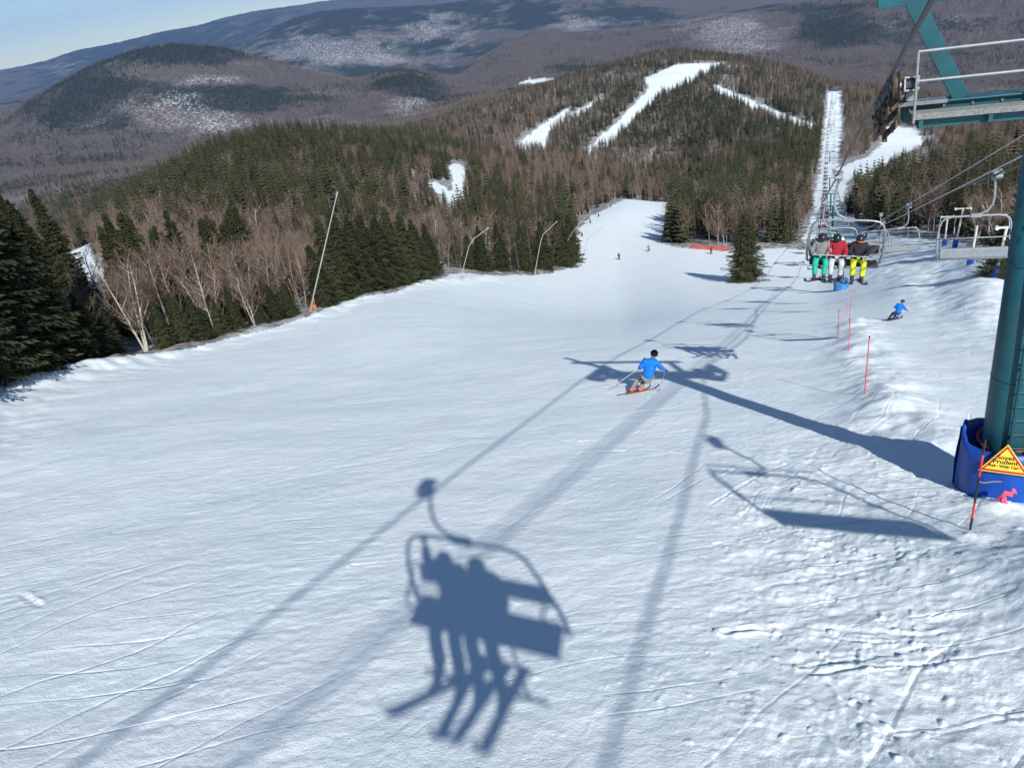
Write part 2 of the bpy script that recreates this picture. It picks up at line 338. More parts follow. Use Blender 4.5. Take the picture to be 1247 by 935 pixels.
def snow_ground():
    m, n, b = nt('snow_and_forest_floor')
    N = n.nodes.new; Lk = n.links.new
    geo = N('ShaderNodeNewGeometry'); at = N('ShaderNodeAttribute'); at.attribute_name = 'forest'
    ac = N('ShaderNodeAttribute'); ac.attribute_name = 'conifer'; af = N('ShaderNodeAttribute'); af.attribute_name = 'far'
    def noise(scale, det=4, vec=None, rough=.5):
        q = N('ShaderNodeTexNoise'); q.inputs['Scale'].default_value = scale; q.inputs['Detail'].default_value = det; q.inputs['Roughness'].default_value = rough
        Lk(vec or geo.outputs['Position'], q.inputs['Vector']); return q
    def ramp(src, p0, p1, c0=(0,0,0,1), c1=(1,1,1,1)):
        q = N('ShaderNodeValToRGB'); q.color_ramp.elements[0].position = p0; q.color_ramp.elements[1].position = p1
        q.color_ramp.elements[0].color = c0; q.color_ramp.elements[1].color = c1; Lk(src, q.inputs[0]); return q
    def mix(fac, a, bb):
        q = N('ShaderNodeMix'); q.data_type = 'RGBA'
        Lk(fac, q.inputs[0])
        for s, i in ((a, 6), (bb, 7)):
            if isinstance(s, tuple): q.inputs[i].default_value = s
            else: Lk(s, q.inputs[i])
        return q.outputs[2]
    # open snow
    sn = noise(.35, 5); snc = ramp(sn.outputs['Fac'], .3, .7, (.745,.835,.865,1), (.815,.885,.905,1))
    # floor under trees : snow, litter, twigs
    fl = noise(.55, 6, rough=.7); near_floor = ramp(fl.outputs['Fac'], .40, .62, (.10,.08,.065,1), (.52,.52,.54,1))
    # far forest : conifer stands, leafless hardwood, snow seen between the trunks
    st = N('ShaderNodeMapping'); st.inputs['Scale'].default_value = (1, .35, .2); Lk(geo.outputs['Position'], st.inputs[0])
    gr = noise(.085, 8, rough=.78); hw = ramp(gr.outputs['Fac'], .36, .66, (.027,.025,.024,1), (.165,.145,.135,1))
    g2 = noise(.055, 8, rough=.8); cf = ramp(g2.outputs['Fac'], .38, .68, (.004,.008,.008,1), (.050,.062,.050,1))
    md = N('ShaderNodeMath'); md.operation = 'ADD'; mn = noise(.0021, 12, rough=.74); Lk(mn.outputs['Fac'], md.inputs[0]); Lk(ac.outputs['Fac'], md.inputs[1])
    cm = ramp(md.outputs[0], .43, .50)
    ff = mix(cm.outputs[0], hw.outputs[0], cf.outputs[0])
    p1 = noise(.0030, 7, rough=.68); aq = N('ShaderNodeAttribute'); aq.attribute_name = 'frost'; pa = N('ShaderNodeMath'); pa.operation = 'ADD'; Lk(p1.outputs['Fac'], pa.inputs[0]); Lk(aq.outputs['Fac'], pa.inputs[1]); p1r = ramp(pa.outputs[0], .40, .60)
    p2 = noise(.06, 6, rough=.85); p2r = ramp(p2.outputs['Fac'], .47, .60)
    pm = N('ShaderNodeMath'); pm.operation = 'MULTIPLY'; Lk(p1r.outputs[0], pm.inputs[0]); Lk(p2r.outputs[0], pm.inputs[1])
    pk = N('ShaderNodeMath'); pk.operation = 'MULTIPLY'; pk.inputs[1].default_value = .95; Lk(pm.outputs[0], pk.inputs[0])
    ff = mix(pk.outputs[0], ff, (.55,.55,.58,1))
    fo = mix(af.outputs['Fac'], near_floor.outputs[0], ff)
    col = mix(at.outputs['Fac'], snc.outputs[0], fo)
    Lk(col, b.inputs['Base Color'])
    b.inputs['Roughness'].default_value = .62; b.inputs['Specular IOR Level'].default_value = .25
    # fine snow grain
    b1 = noise(6, 8, rough=.72); b2 = noise(30, 4, rough=.7)
    sm = N('ShaderNodeMath'); sm.operation = 'MULTIPLY_ADD'; Lk(b1.outputs['Fac'], sm.inputs[0]); sm.inputs[1].default_value = 3.0; Lk(b2.outputs['Fac'], sm.inputs[2])
    bp = N('ShaderNodeBump'); bp.inputs['Strength'].default_value = .6; bp.inputs['Distance'].default_value = .016; Lk(sm.outputs[0], bp.inputs['Height'])
    # thin crossing ski cuts : edges of long stretched cells, bent by a slow noise
    nearsn = bp
    wn = N('ShaderNodeTexNoise'); wn.inputs['Scale'].default_value = .16; wn.inputs['Detail'].default_value = 2; Lk(geo.outputs['Position'], wn.inputs['Vector'])
    wv = N('ShaderNodeVectorMath'); wv.operation = 'SCALE'; wv.inputs['Scale'].default_value = 2.2; Lk(wn.outputs['Color'], wv.inputs[0])
    wa = N('ShaderNodeVectorMath'); wa.operation = 'ADD'; Lk(geo.outputs['Position'], wa.inputs[0]); Lk(wv.outputs[0], wa.inputs[1])
    for ang, sc_, st_, dist_, pth in ((10, 1.25, .05, .014, .9), (48, .95, .055, .013, .7)):
        mp = N('ShaderNodeMapping'); mp.vector_type = 'TEXTURE'; mp.inputs['Rotation'].default_value = (0, 0, radians(ang)); mp.inputs['Scale'].default_value = (1/st_, 1, 1000); Lk(wa.outputs[0], mp.inputs[0])
        vo = N('ShaderNodeTexVoronoi'); vo.feature = 'DISTANCE_TO_EDGE'; vo.inputs['Scale'].default_value = sc_; Lk(mp.outputs[0], vo.inputs['Vector'])
        vr = ramp(vo.outputs['Distance'], .0, .035)
        pn = noise(.28*pth, 3); pr = ramp(pn.outputs['Fac'], .44, .66)
        ml = N('ShaderNodeMath'); ml.operation = 'MULTIPLY'; Lk(vr.outputs[0], ml.inputs[0]); ml.inputs[1].default_value = 1.0
        bb = N('ShaderNodeBump'); bb.inputs['Distance'].default_value = dist_; Lk(ml.outputs[0], bb.inputs['Height']); Lk(pr.outputs[0], bb.inputs['Strength']); Lk(bp.outputs[0], bb.inputs['Normal']); bp = bb
    # canopy relief on the far slopes
    b3 = noise(.06, 8, rough=.8); mm = N('ShaderNodeMath'); mm.operation = 'MULTIPLY'; Lk(b3.outputs['Fac'], mm.inputs[0]); Lk(af.outputs['Fac'], mm.inputs[1])
    bq = N('ShaderNodeBump'); bq.inputs['Strength'].default_value = .55; bq.inputs['Distance'].default_value = 12; Lk(mm.outputs[0], bq.inputs['Height']); Lk(bp.outputs[0], bq.inputs['Normal'])
    Lk(bq.outputs[0], b.inputs['Normal'])
    return m
groundm = snow_ground()

# ------------------------------------------------------------------ mesh builder
class MB:
    def __init__(s): s.v = []; s.f = []; s.mi = []; s.cur = 0
    def add(s, vs, fs):
        o = len(s.v); s.v += [tuple(map(float, p)) for p in vs]; s.f += [tuple(i+o for i in f) for f in fs]; s.mi += [s.cur]*len(fs)
    def box(s, c, d, R=None):
        x, y, z = d[0]/2, d[1]/2, d[2]/2; c = Vector(c); bv = min(x, y, z)*.12
        pts = []
        for sx in (-1, 1):
            for sy in (-1, 1):
                for sz in (-1, 1): pts.append(Vector((sx*x, sy*y, sz*z)))
        if R is not None: pts = [R @ p for p in pts]
        s.add([p+c for p in pts], [(0,1,3,2),(4,6,7,5),(0,4,5,1),(2,3,7,6),(0,2,6,4),(1,5,7,3)])
    def beam(s, a, b, w, h, up=(0,0,1)):
        a = Vector(a); b = Vector(b); d = (b-a); L = d.length; d.normalize(); upn = Vector(up)
        x = d.cross(upn); x.normalize(); z = x.cross(d)
        vs = []
        for p in (a, b):
            for sx, sz in ((-1,-1),(1,-1),(1,1),(-1,1)): vs.append(p + x*sx*w/2 + z*sz*h/2)
        s.add(vs, [(0,1,2,3),(7,6,5,4),(0,4,5,1),(1,5,6,2),(2,6,7,3),(3,7,4,0)])
    def tube(s, pts, rad, n=8, cap=True):
        pts = [Vector(p) for p in pts]; k = len(pts)
        if not hasattr(rad, '__len__'): rad = [rad]*k
        vs = []; fs = []; prev = None
        for i, p in enumerate(pts):
            d = (pts[min(i+1, k-1)]-pts[max(i-1, 0)]).normalized()
            if prev is None:
                a = Vector((0,0,1)) if abs(d.z) < .9 else Vector((1,0,0)); x = d.cross(a).normalized()
            else: x = (prev - d*prev.dot(d)).normalized()
            prev = x; y = d.cross(x)
            for j in range(n):
                t = 2*pi*j/n; vs.append(p + (x*cos(t)+y*sin(t))*rad[i])
        for i in range(k-1):
            for j in range(n): fs.append((i*n+j, i*n+(j+1) % n, (i+1)*n+(j+1) % n, (i+1)*n+j))
        if cap: fs.append(tuple(range(n-1, -1, -1))); fs.append(tuple((k-1)*n+j for j in range(n)))
        s.add(vs, fs)
    def cyl(s, a, b, r, n=14): s.tube([a, b], r, n)
    def build(s, name, mats, parent=None, smooth=False, bevel=0):
        me = bpy.data.meshes.new(name); me.from_pydata(s.v, [], s.f)
        if not isinstance(mats, (list, tuple)): mats = [mats]
        for m in mats: me.materials.append(m)
        if len(mats) > 1: me.polygons.foreach_set('material_index', s.mi)
        if smooth: me.polygons.foreach_set('use_smooth', [True]*len(me.polygons))
        me.update()
        o = bpy.data.objects.new(name, me); C.objects.link(o)
        if parent: o.parent = parent
        if bevel:
            b = o.modifiers.new('bevel', 'BEVEL'); b.width = bevel; b.segments = 2; b.limit_method = 'ANGLE'
        return o
def thing(name, label, cat, M=None, group=None):
    o = bpy.data.objects.new(name, None); C.objects.link(o); o.empty_display_size = .2
    if M is not None: o.matrix_world = M
    o['label'] = label; o['category'] = cat
    if group: o['group'] = group
    return o
def tag(o, label=None, cat=None, group=None, kind=None):
    if label: o['label'] = label
    if cat: o['category'] = cat
    if group: o['group'] = group
    if kind: o['kind'] = kind
    return o
def frame(pos, X, Y, Z=(0,0,1)):
    X = Vector(X); Y = Vector(Y); Z = Vector(Z)
    return Matrix(((X.x,Y.x,Z.x,pos[0]),(X.y,Y.y,Z.y,pos[1]),(X.z,Y.z,Z.z,pos[2]),(0,0,0,1)))
def kids(o, table={}):
    return [c for c in o.children]
def copy_tree(o, parent=None, depth=0):
    c = o.copy(); C.objects.link(c)
    if parent: c.parent = parent; c.matrix_parent_inverse = o.matrix_parent_inverse
    for ch in list(o.children): copy_tree(ch, c)
    return c

def far_masks(xf, yf, Z):
    """where the dark conifer stands and the snow dusted hardwoods lie on the far hills"""
    rfl = np.hypot(xf, yf); px, py = project(xf, yf, Z); px = np.nan_to_num(px, nan=-1e5); py = np.nan_to_num(py, nan=-1e5)
    con = np.full(xf.size, -.15); fro = np.full(xf.size, -.18)
    for lo, hi, bx, by, sx, sy, v in ((3000,5600,225,66,95,11,.42),(3000,5600,110,98,45,24,.34),(3000,5600,60,130,40,20,.24),(3000,5600,270,120,95,16,.32),(3000,5600,130,145,50,14,.18),
            (3000,5600,300,92,110,5,-.3),(3000,5200,492,100,38,13,.45),(3000,5200,530,115,30,10,.2),(3000,6200,690,55,80,14,-.12),(3000,6200,600,85,90,16,-.12),(3000,6200,900,45,60,26,-.2),(3000,6200,1010,35,46,24,.34),(3000,6200,1120,30,60,30,.12),(3000,6200,880,8,90,10,.3),
            (6300,12000,340,45,60,24,.34),(6300,12000,450,22,120,12,.34),(6300,12000,520,60,120,12,.26),(6300,12000,620,18,120,16,.30),(6300,12000,470,86,90,8,.3),(6300,12000,780,22,60,14,.22),(12000,40000,200,60,300,60,.2),(3000,6200,820,66,90,10,-.1),(3000,6200,690,84,70,5,.25)):
        con += v*((rfl > lo) & (rfl < hi))*np.exp(-((px-bx)/sx)**2-((py-by)/sy)**2)
    for lo, hi, bx, by, sx, sy, v in ((3000,5600,280,150,150,12,.22),(3000,5600,200,120,60,16,.18),(3000,5600,270,98,70,6,.25),(3000,5200,500,132,36,14,.34),(3000,6200,890,42,60,24,.38),(3000,6200,1190,40,40,20,.08),(3000,6200,1160,20,60,10,.1),
            (6300,12000,380,60,60,18,.2),(6300,12000,540,32,60,20,.22),(6300,12000,440,66,110,22,.22),(6300,12000,720,30,50,14,.2),(12000,40000,100,80,200,10,.12)):
        fro += v*((rfl > lo) & (rfl < hi))*np.exp(-((px-bx)/sx)**2-((py-by)/sy)**2)
    return con, fro
# ------------------------------------------------------------------ ground mesh
def build_ground():
    az = np.concatenate([np.arange(-180, -60, 2.5), np.arange(-60, -36, .5), np.arange(-36, 48, .13)[:], np.arange(48, 70, .5), np.arange(70, 180, 2.5)])
    # camera's near corners look wider than the horizon does, keep them fine too
    az = np.unique(np.round(np.concatenate([az, np.arange(-58, -36, .2), np.arange(48, 62, .25)]), 4))
    rr = [0.4, 1.2, 2.5, 4.0, 5.0]
    r = 5.5
    while r < 38000:
        rr.append(r)
        r *= 1.0042 if r < 30 else (1.007 if r < 120 else 1.0115)
    rr = np.array(rr)
    A, R = np.meshgrid(np.radians(az), rr, indexing='ij')
    X = R*np.sin(A); Y = R*np.cos(A); sh = X.shape
    Z = np.zeros(X.size); xf = X.ravel(); yf = Y.ravel()
    st = 200000
    for i in range(0, xf.size, st): Z[i:i+st] = ground_z(xf[i:i+st], yf[i:i+st])
    opn = open_snow(xf, yf, Z)
    rfl = np.hypot(xf, yf)
    forest = np.where(opn, 0., 1.)
    # conifer share painted from where the dark stands are
    px, py = project(xf, yf, Z); px = np.nan_to_num(px, nan=-1e5); py = np.nan_to_num(py, nan=-1e5)
    con, fro = far_masks(xf, yf, Z)
    far = sstep(1500, 3000, rfl)
    na, nr = sh
    idx = np.arange(na*nr).reshape(na, nr)
    a = idx[:-1, :-1].ravel(); b = idx[1:, :-1].ravel(); c = idx[1:, 1:].ravel(); d = idx[:-1, 1:].ravel()
    # close the ring
    a2 = idx[-1, :-1]; b2 = idx[0, :-1]; c2 = idx[0, 1:]; d2 = idx[-1, 1:]
    faces = np.stack([np.concatenate([a, a2]), np.concatenate([d, d2]), np.concatenate([c, c2]), np.concatenate([b, b2])], 1)
    me = bpy.data.meshes.new('ground')
    me.vertices.add(na*nr); me.vertices.foreach_set('co', np.stack([xf, yf, Z], 1).ravel())
    me.loops.add(faces.size); me.loops.foreach_set('vertex_index', faces.ravel().astype(np.int32))
    me.polygons.add(len(faces)); me.polygons.foreach_set('loop_start', np.arange(0, faces.size, 4, dtype=np.int32))
    me.polygons.foreach_set('use_smooth', np.ones(len(faces), bool))
    me.update(calc_edges=True)
    for nm, arr in (('forest', forest), ('conifer', con), ('far', far), ('frost', fro)):
        at = me.attributes.new(nm, 'FLOAT', 'POINT'); at.data.foreach_set('value', arr.astype(np.float32))
    me.materials.append(groundm)
    o = bpy.data.objects.new('ground', me); C.objects.link(o); o['kind'] = 'structure'
    print('ground verts', na*nr)
build_ground()

# ------------------------------------------------------------------ trees
def spruce_meshes(seed, whorls, nb, sprays, h=10.0, rad=1.9):
    """returns MB trunk, MB crown : a narrow spruce of height h"""
    R = random.Random(seed); t = MB(); c = MB()
    t.tube([(0,0,-.6),(0,0,h*.5),(0,0,h*.97)], [.16*h/10+.03,.09*h/10+.02,.01], 5 if whorls < 20 else 7)
    for i in range(whorls):
        f = i/(whorls-1); z = h*(.05+.92*f**.92); L0 = rad*(1-f)**.78*(.78+.22*R.random())+.10
        if R.random() < .12: L0 *= .6
        ph = R.random()*6.28
        for j in range(nb if f < .85 else max(4, nb-2)):
            a = ph+j*2*pi/nb+R.uniform(-.35,.35); L = L0*R.uniform(.62,1.18); dr = -.10-.34*(1-f)+R.uniform(-.12,.12)
            if f > .8: dr += .55*(f-.8)/.2
            dx, dy = cos(a), sin(a)
            def pt(s, side=0, dz=0): return (dx*L*s-dy*side, dy*L*s+dx*side, z+L*s*dr+.16*L*s*s+dz)
            if sprays == 0:
                w = .21*L+.12
                c.add([pt(0,0,.12), pt(.55,w,-.10), pt(1.0,0,0), pt(.55,-w,-.10)], [(0,1,2),(0,2,3)])
                c.add([pt(.05,0,.10), pt(.62,.0,-.38*w-.16), pt(1.0,0,.0)], [(0,1,2)])
            else:
                for k in range(sprays):
                    s = .12+.88*k/sprays; sd = 1 if k % 2 else -1; w = (.36*L*(1.1-s)+.07)*R.uniform(.6,1.3)
                    s2 = min(1.08, s+(.22 if sprays < 9 else .13)*R.uniform(.7,1.3)); d1 = -R.uniform(.03,.15)-w*.28
                    c.add([pt(s), pt(s+(.10 if sprays < 9 else .055), sd*w*.55, d1*.3+.02), pt(s2, sd*w, d1), pt(s+.02, sd*w*.35, -R.uniform(.05,.16))], [(0,1,2),(0,2,3)])
                c.add([pt(.7,.03), pt(1.12,0,.02), pt(.7,-.03)], [(0,1,2)])
    return t, c
def bare_meshes(seed, h=8.5, detail=2, spread=1.0):
    R = random.Random(seed); t = MB(); c = MB()
    def bend(p, d, L, n, wob):
        pts = [p.copy()]
        for k in range(n):
            d = (d+Vector((R.uniform(-wob,wob), R.uniform(-wob,wob), R.uniform(-wob*.3,wob)))).normalized(); p = p+d*(L/n); pts.append(p.copy())
        return pts, d
    def sliver(p, d, L, w):
        x = d.cross(Vector((R.uniform(-1,1),R.uniform(-1,1),R.uniform(-1,1)))).normalized()*w
        q = p+d*L; c.add([p-x, p+x, q], [(0,1,2)])
    if detail == 0:
        lean = Vector((R.uniform(-.12,.12), R.uniform(-.12,.12), 1)).normalized()
        t.tube([Vector((0,0,-.5)), lean*h*.45, lean*h*.85], [.11,.07,.02], 3, False)
        for k in range(64):
            s = R.uniform(.22,.92); a = R.uniform(0,6.28); d = Vector((cos(a)*.62*spread, sin(a)*.62*spread, R.uniform(.45,1.1))).normalized()
            p = lean*h*s; L = h*R.uniform(.12,.34)*(1.15-s*.55)
            sliver(p+d*L*R.uniform(0,.5), d, L, R.uniform(.035,.075))
            p2 = p+d*L*.9; d2 = (d+Vector((R.uniform(-.7,.7),R.uniform(-.7,.7),R.uniform(-.1,.6)))).normalized(); sliver(p2, d2, L*.55, .05)
        return t, c
    stems = R.choice((1, 1, 2, 3)) if detail < 3 else 3
    for sidx in range(stems):
        d = Vector((R.uniform(-.2,.2)*(1+.9*(stems > 1)), R.uniform(-.2,.2)*(1+.9*(stems > 1)), 1)).normalized()
        pts, dd = bend(Vector((0,0,-.4)), d, h*R.uniform(.8,1.0), 7, .10)
        rb = (.10 if detail < 3 else .15)*h/8.5/(stems**.35)
        t.tube(pts, [rb*(1-.82*i/7)+.012 for i in range(8)], 6, False)
        nbr = 16 if detail >= 2 else 12
        for k in range(nbr):
            s = R.uniform(.22,1.0); i = min(6, int(s*7)); p = pts[i].lerp(pts[i+1], s*7-i if s*7-i <= 1 else 1)
            a = R.uniform(0,6.28); b = Vector((cos(a)*.75*spread, sin(a)*.75*spread, R.uniform(.45,1.15))).normalized(); L = h*R.uniform(.16,.36)*(1.2-s*.7)
            q, bd = bend(p, b, L, 4, .22); t.tube(q, [.030*(1.2-s*.6)*(1-.8*m/4)+.005 for m in range(5)], 3, False)
            for m in range(1, 5):
                for z in range(3 if detail >= 2 else 2):
                    d3 = ((q[m]-q[m-1]).normalized()+Vector((R.uniform(-.8,.8),R.uniform(-.8,.8),R.uniform(-.2,.7)))).normalized(); L3 = L*R.uniform(.25,.55)
                    sliver(q[m], d3, L3, .016)
                    for w in range(5):
                        p4 = q[m]+d3*L3*R.uniform(.3,1); d4 = (d3+Vector((R.uniform(-.7,.7),R.uniform(-.7,.7),R.uniform(-.2,.7)))).normalized()
                        sliver(p4, d4, L3*R.uniform(.3,.8), .013)
    return t, c
def mesh_of(mb, name, mat, mats=None):
    me = bpy.data.meshes.new(name); me.from_pydata(mb.v, [], mb.f); me.materials.append(mat); me.update(); return me
SPH = []; SPM = []; BRH = []; BRP = []; SPL = []; BRL = []
for s in range(5):
    t, c = spruce_meshes(100+s, 46, 11, 17, 10, (2.15,1.8,2.4,1.7,2.0)[s]); SPH.append((mesh_of(t,'spruce_trunk',barkd), mesh_of(c,'spruce_crown',needle)))
for s in range(5):
    t, c = spruce_meshes(200+s, 24, 7, 4, 10, (1.9,1.6,2.1,1.45,1.75)[s]); SPM.append((mesh_of(t,'spruce_trunk',barkd), mesh_of(c,'spruce_crown',needle)))
for s in range(6):
    t, c = bare_meshes(300+s, 8.5, 2); BRH.append((mesh_of(t,'bare_trunk', barkg), mesh_of(c,'bare_twigs',twig)))
for s in range(3):
    t, c = bare_meshes(340+s, 8.5, 3, 1.15); BRP.append((mesh_of(t,'birch_trunk', barkp), mesh_of(c,'birch_twigs',twig)))
def low_obj(t, c, m1, m2, name):
    mb = MB(); mb.add(t.v, t.f); mb.cur = 1; mb.add(c.v, c.f)
    me = bpy.data.meshes.new(name); me.from_pydata(mb.v, [], mb.f); me.materials.append(m1); me.materials.append(m2); me.polygons.foreach_set('material_index', mb.mi); me.update()
    return bpy.data.objects.new(name, me)
for s in range(5):
    t, c = spruce_meshes(400+s, 15, 6, 0, 10, (1.8,1.5,2.0,1.35,1.7)[s]); SPL.append(low_obj(t, c, barkd, needle, 'spruce_small'))
for s in range(5):
    t, c = bare_meshes(500+s, 8.5, 0); BRL.append(low_obj(t, c, barkg if s else barkp, twig, 'bare_small'))

GLabels = {}
def place_tree(kind, var, x, y, scale, rot, label, cat, group, z=None, sxy=1.0, tilt=0):
    meshes = {'sp': SPH, 'sm': SPM, 'ba': BRH, 'bi': BRP}[kind]; tm, cm = meshes[var % len(meshes)]
    nm = {'sp': 'spruce_tree', 'sm': 'spruce_tree', 'ba': 'bare_tree', 'bi': 'birch_tree'}[kind]
    o = thing(nm, label, cat, Matrix.Translation((x, y, (gz(x, y) if z is None else z)-.05)) @ Matrix.Rotation(rot, 4, 'Z') @ Matrix.Rotation(tilt, 4, 'X') @ Matrix.Diagonal((scale*sxy, scale*sxy, scale, 1)), group)
    a = bpy.data.objects.new('trunk', tm); C.objects.link(a); a.parent = o
    b = bpy.data.objects.new('crown', cm); C.objects.link(b); b.parent = o
    return o

# trees one can point at : base pixel, height in pixels
def named_tree(kind, var, px, py, hp, label, cat, sxy=1.0, group=None, R=None, tilt=0):
    q = hit(px, py) if R is None else at_range(px, py, R)
    d = np.linalg.norm(q); h = hp*d/F/cos(radians(18)); H_ = 10.0 if kind in ('sp', 'sm') else 8.5
    return place_tree(kind, var, q[0], q[1], h/H_, random.uniform(0,6.28), label, cat, group, q[2], sxy, tilt)
NAMED = [
 ('sp',0,908,343,80,'lone bushy dark spruce standing on the open snow beside the lift line','spruce',1.55,None,None),
 ('sp',2,8,470,262,'tallest dark spruce at the left edge of the picture by the ski run','spruce',1.25,None,50),
 ('sp',1,-45,500,300,'dark spruce half cut off by the left edge of the picture','spruce',1.2,None,46),
 ('sp',3,62,452,205,'broad dark spruce just right of the tallest one at the left edge','spruce',1.3,None,53),
 ('bi',0,178,428,112,'pale leafless birch with bare forked stems at the edge of the run','birch',.8,None,None),
 ('bi',1,92,436,70,'low leafless tree with a broken pale trunk in front of the left spruces','bare tree',1.1,None,None),
 ('bi',2,263,412,95,'slim pale leafless tree right of the big forked birch','bare tree',.7,None,None),
 ('bi',1,312,400,80,'small bent leafless tree left of the tall leaning snow lance','bare tree',.7,None,None),
]
for k, v, px, py, hp, lab, cat, sxy, g, R in NAMED: named_tree(k, v, px, py, hp, lab, cat, sxy, g, R)
EDGE = [(30,466,150),(95,446,120),(120,440,80),(140,436,62),(205,428,55),(228,424,66),(248,420,58),(270,414,50),(292,408,54),(318,402,44),(338,394,46),(356,390,50),(395,376,78),(412,370,92),(428,364,96),(444,360,90),(458,356,100),(474,354,84),(488,352,92),(502,347,84),(514,342,72),(528,338,60),
        (-10,480,170),(-80,510,260),(612,333,64),(640,333,56),(664,331,60),(686,327,66),(698,322,54),(575,331,44),(590,333,50)]
for i, (px, py, hp) in enumerate(EDGE):
    named_tree('sp', i, px, py-3, hp*random.uniform(.9,1.1), 'dark green spruce in the front row of the forest left of the ski run', 'spruce', random.uniform(1.15,1.5), 'spruces along the left edge of the run')
EDGEB = [(130,424,95),(165,420,90),(202,414,100),(228,410,100),(252,406,100),(275,400,98),(298,395,96),(322,389,92),(345,384,88),(366,377,80),(150,408,95),(185,404,98),(218,400,100),(245,395,96),(272,390,92),(300,385,90),(328,378,88),(352,372,80),(110,440,75),(150,432,90),(190,428,105),(215,424,115),(240,420,110),(262,414,120),(285,408,112),(305,402,104),(330,396,96),(352,392,90),(372,384,84),(392,378,74),(420,366,60),(545,334,50),(560,332,56),(600,333,60),(630,334,58),(655,332,54),(672,329,52)]
for i, (px, py, hp) in enumerate(EDGEB):
    named_tree('ba', i, px, py-6, hp*random.uniform(.9,1.1), 'brown leafless hardwood in the thicket along the left edge of the run', 'bare tree', .95, 'leafless trees along the left edge of the run')

def scatter():
    # candidate points in rings, about one every few metres, thinning with distance
    out = []
    rings = [(40,130,.085),(130,330,.070),(330,700,.048),(700,1300,.034),(1300,2100,.024),(2100,3600,.007),(3600,5700,.0042)]
    for lo, hi, den in rings:
        a0, a1 = radians(-50), radians(60)
        area = .5*(a1-a0)*(hi*hi-lo*lo); n = int(area*den)
        r = np.sqrt(rng.uniform(lo*lo, hi*hi, n)); a = rng.uniform(a0, a1, n)
        out.append(np.stack([r*np.sin(a), r*np.cos(a)], 1))
    P = np.concatenate(out); X, Y = P[:, 0], P[:, 1]; Z = ground_z(X, Y)
    px, py = project(X, Y, Z)
    r = np.hypot(X, Y)
    keep = (px > -90) & (px < W+90) & (py > -40) & (py < HH+200) & ~open_snow(X, Y, Z)
    # keep clear of pistes by a metre or two : test a nudged copy
    for dx, dy in ((1.5,0),(-1.5,0),(0,-2.5)):
        keep &= ~open_snow(X+dx*(1+r/600), Y+dy*(1+r/600), Z) | (r > 1500)
    keep &= r > 44
    # hidden behind nearer ground : drop those well below the skyline of what stands before them
    NB = 600; azb = np.clip(((np.degrees(np.arctan2(X, Y))+60)/125*NB).astype(int), 0, NB-1)
    rs = np.exp(np.linspace(log(30), log(5800), 300)); azc = np.radians((np.arange(NB)+.5)/NB*125-60)
    AA, RR = np.meshgrid(azc, rs, indexing='ij'); GZ = (coarse(AA*0+RR*np.sin(AA), RR*np.cos(AA)))/RR
    MXX = np.maximum.accumulate(GZ, axis=1); ir = np.clip(np.searchsorted(rs, r*.985)-1, 0, len(rs)-1)
    vis = (Z+16)/r > MXX[azb, ir]-0.004
    keep &= vis
    X, Y, Z, r = X[keep], Y[keep], Z[keep], r[keep]
    share = spruce_share(X, Y, Z)
    cn, fr_ = far_masks(X, Y, Z)
    share = np.where(r > 2500, np.clip(.45+(cn+.03)*3.2+1.3*fbm(X/200, Y/200, 171, 4), 0, 1), np.where(r > 2100, np.clip(share-.25+fbm(X/160, Y/160, 171, 3), 0, 1), share))
    k2 = (r < 3000) | (rng.random(len(X)) > np.clip(fr_*2.6, 0, .8))
    X, Y, Z, r, share = X[k2], Y[k2], Z[k2], r[k2], share[k2]
    sp = rng.random(len(X)) < share
    return X, Y, Z, r, sp
TX, TY, TZ, TR, TS = scatter()
print('trees', len(TX), 'spruce', TS.sum())
hS = rng.uniform(.5, 1.3, len(TX))*np.where(TR > 700, 1.3, 1.0)*np.where(TR > 3400, 1.35, 1.0)*np.where((TR > 150) & (TR <= 700), 1.42, 1.0)
hB = rng.uniform(.65, 1.12, len(TX))*np.where(TR > 700, 1.25, 1.0)*np.where(TR > 3400, 1.35, 1.0)*np.where((TR > 150) & (TR <= 700), 1.2, 1.0)
_px, _py = project(TX, TY, TZ)
def shrink(poly, k):
    m = inpoly(_px, _py, poly) & (TR < 700); hS[m] *= k; hB[m] *= k
shrink([(1025,200),(1140,165),(1145,222),(1062,250),(1028,262)], .45)
shrink([(505,240),(585,238),(585,300),(505,300)], .55)
shrink([(40,318),(150,300),(170,400),(120,410),(60,350)], .5)
def region_label(px, py, r, spruce):
    k = 'dark green spruce' if spruce else 'brown leafless tree'
    if r < 130 and px < 400: return k+(' in the forest behind the front row at the far left' if spruce else ' in the thicket behind the front row at the left'), 'left near forest'
    if px < 720: return k+' on the wooded slope left of the ski run', 'left slope forest'
    if px < 1005: return k+' in the wood between the ski run and the lift cut', 'middle wood'
    return k+' in the wood right of the lift line', 'right wood'
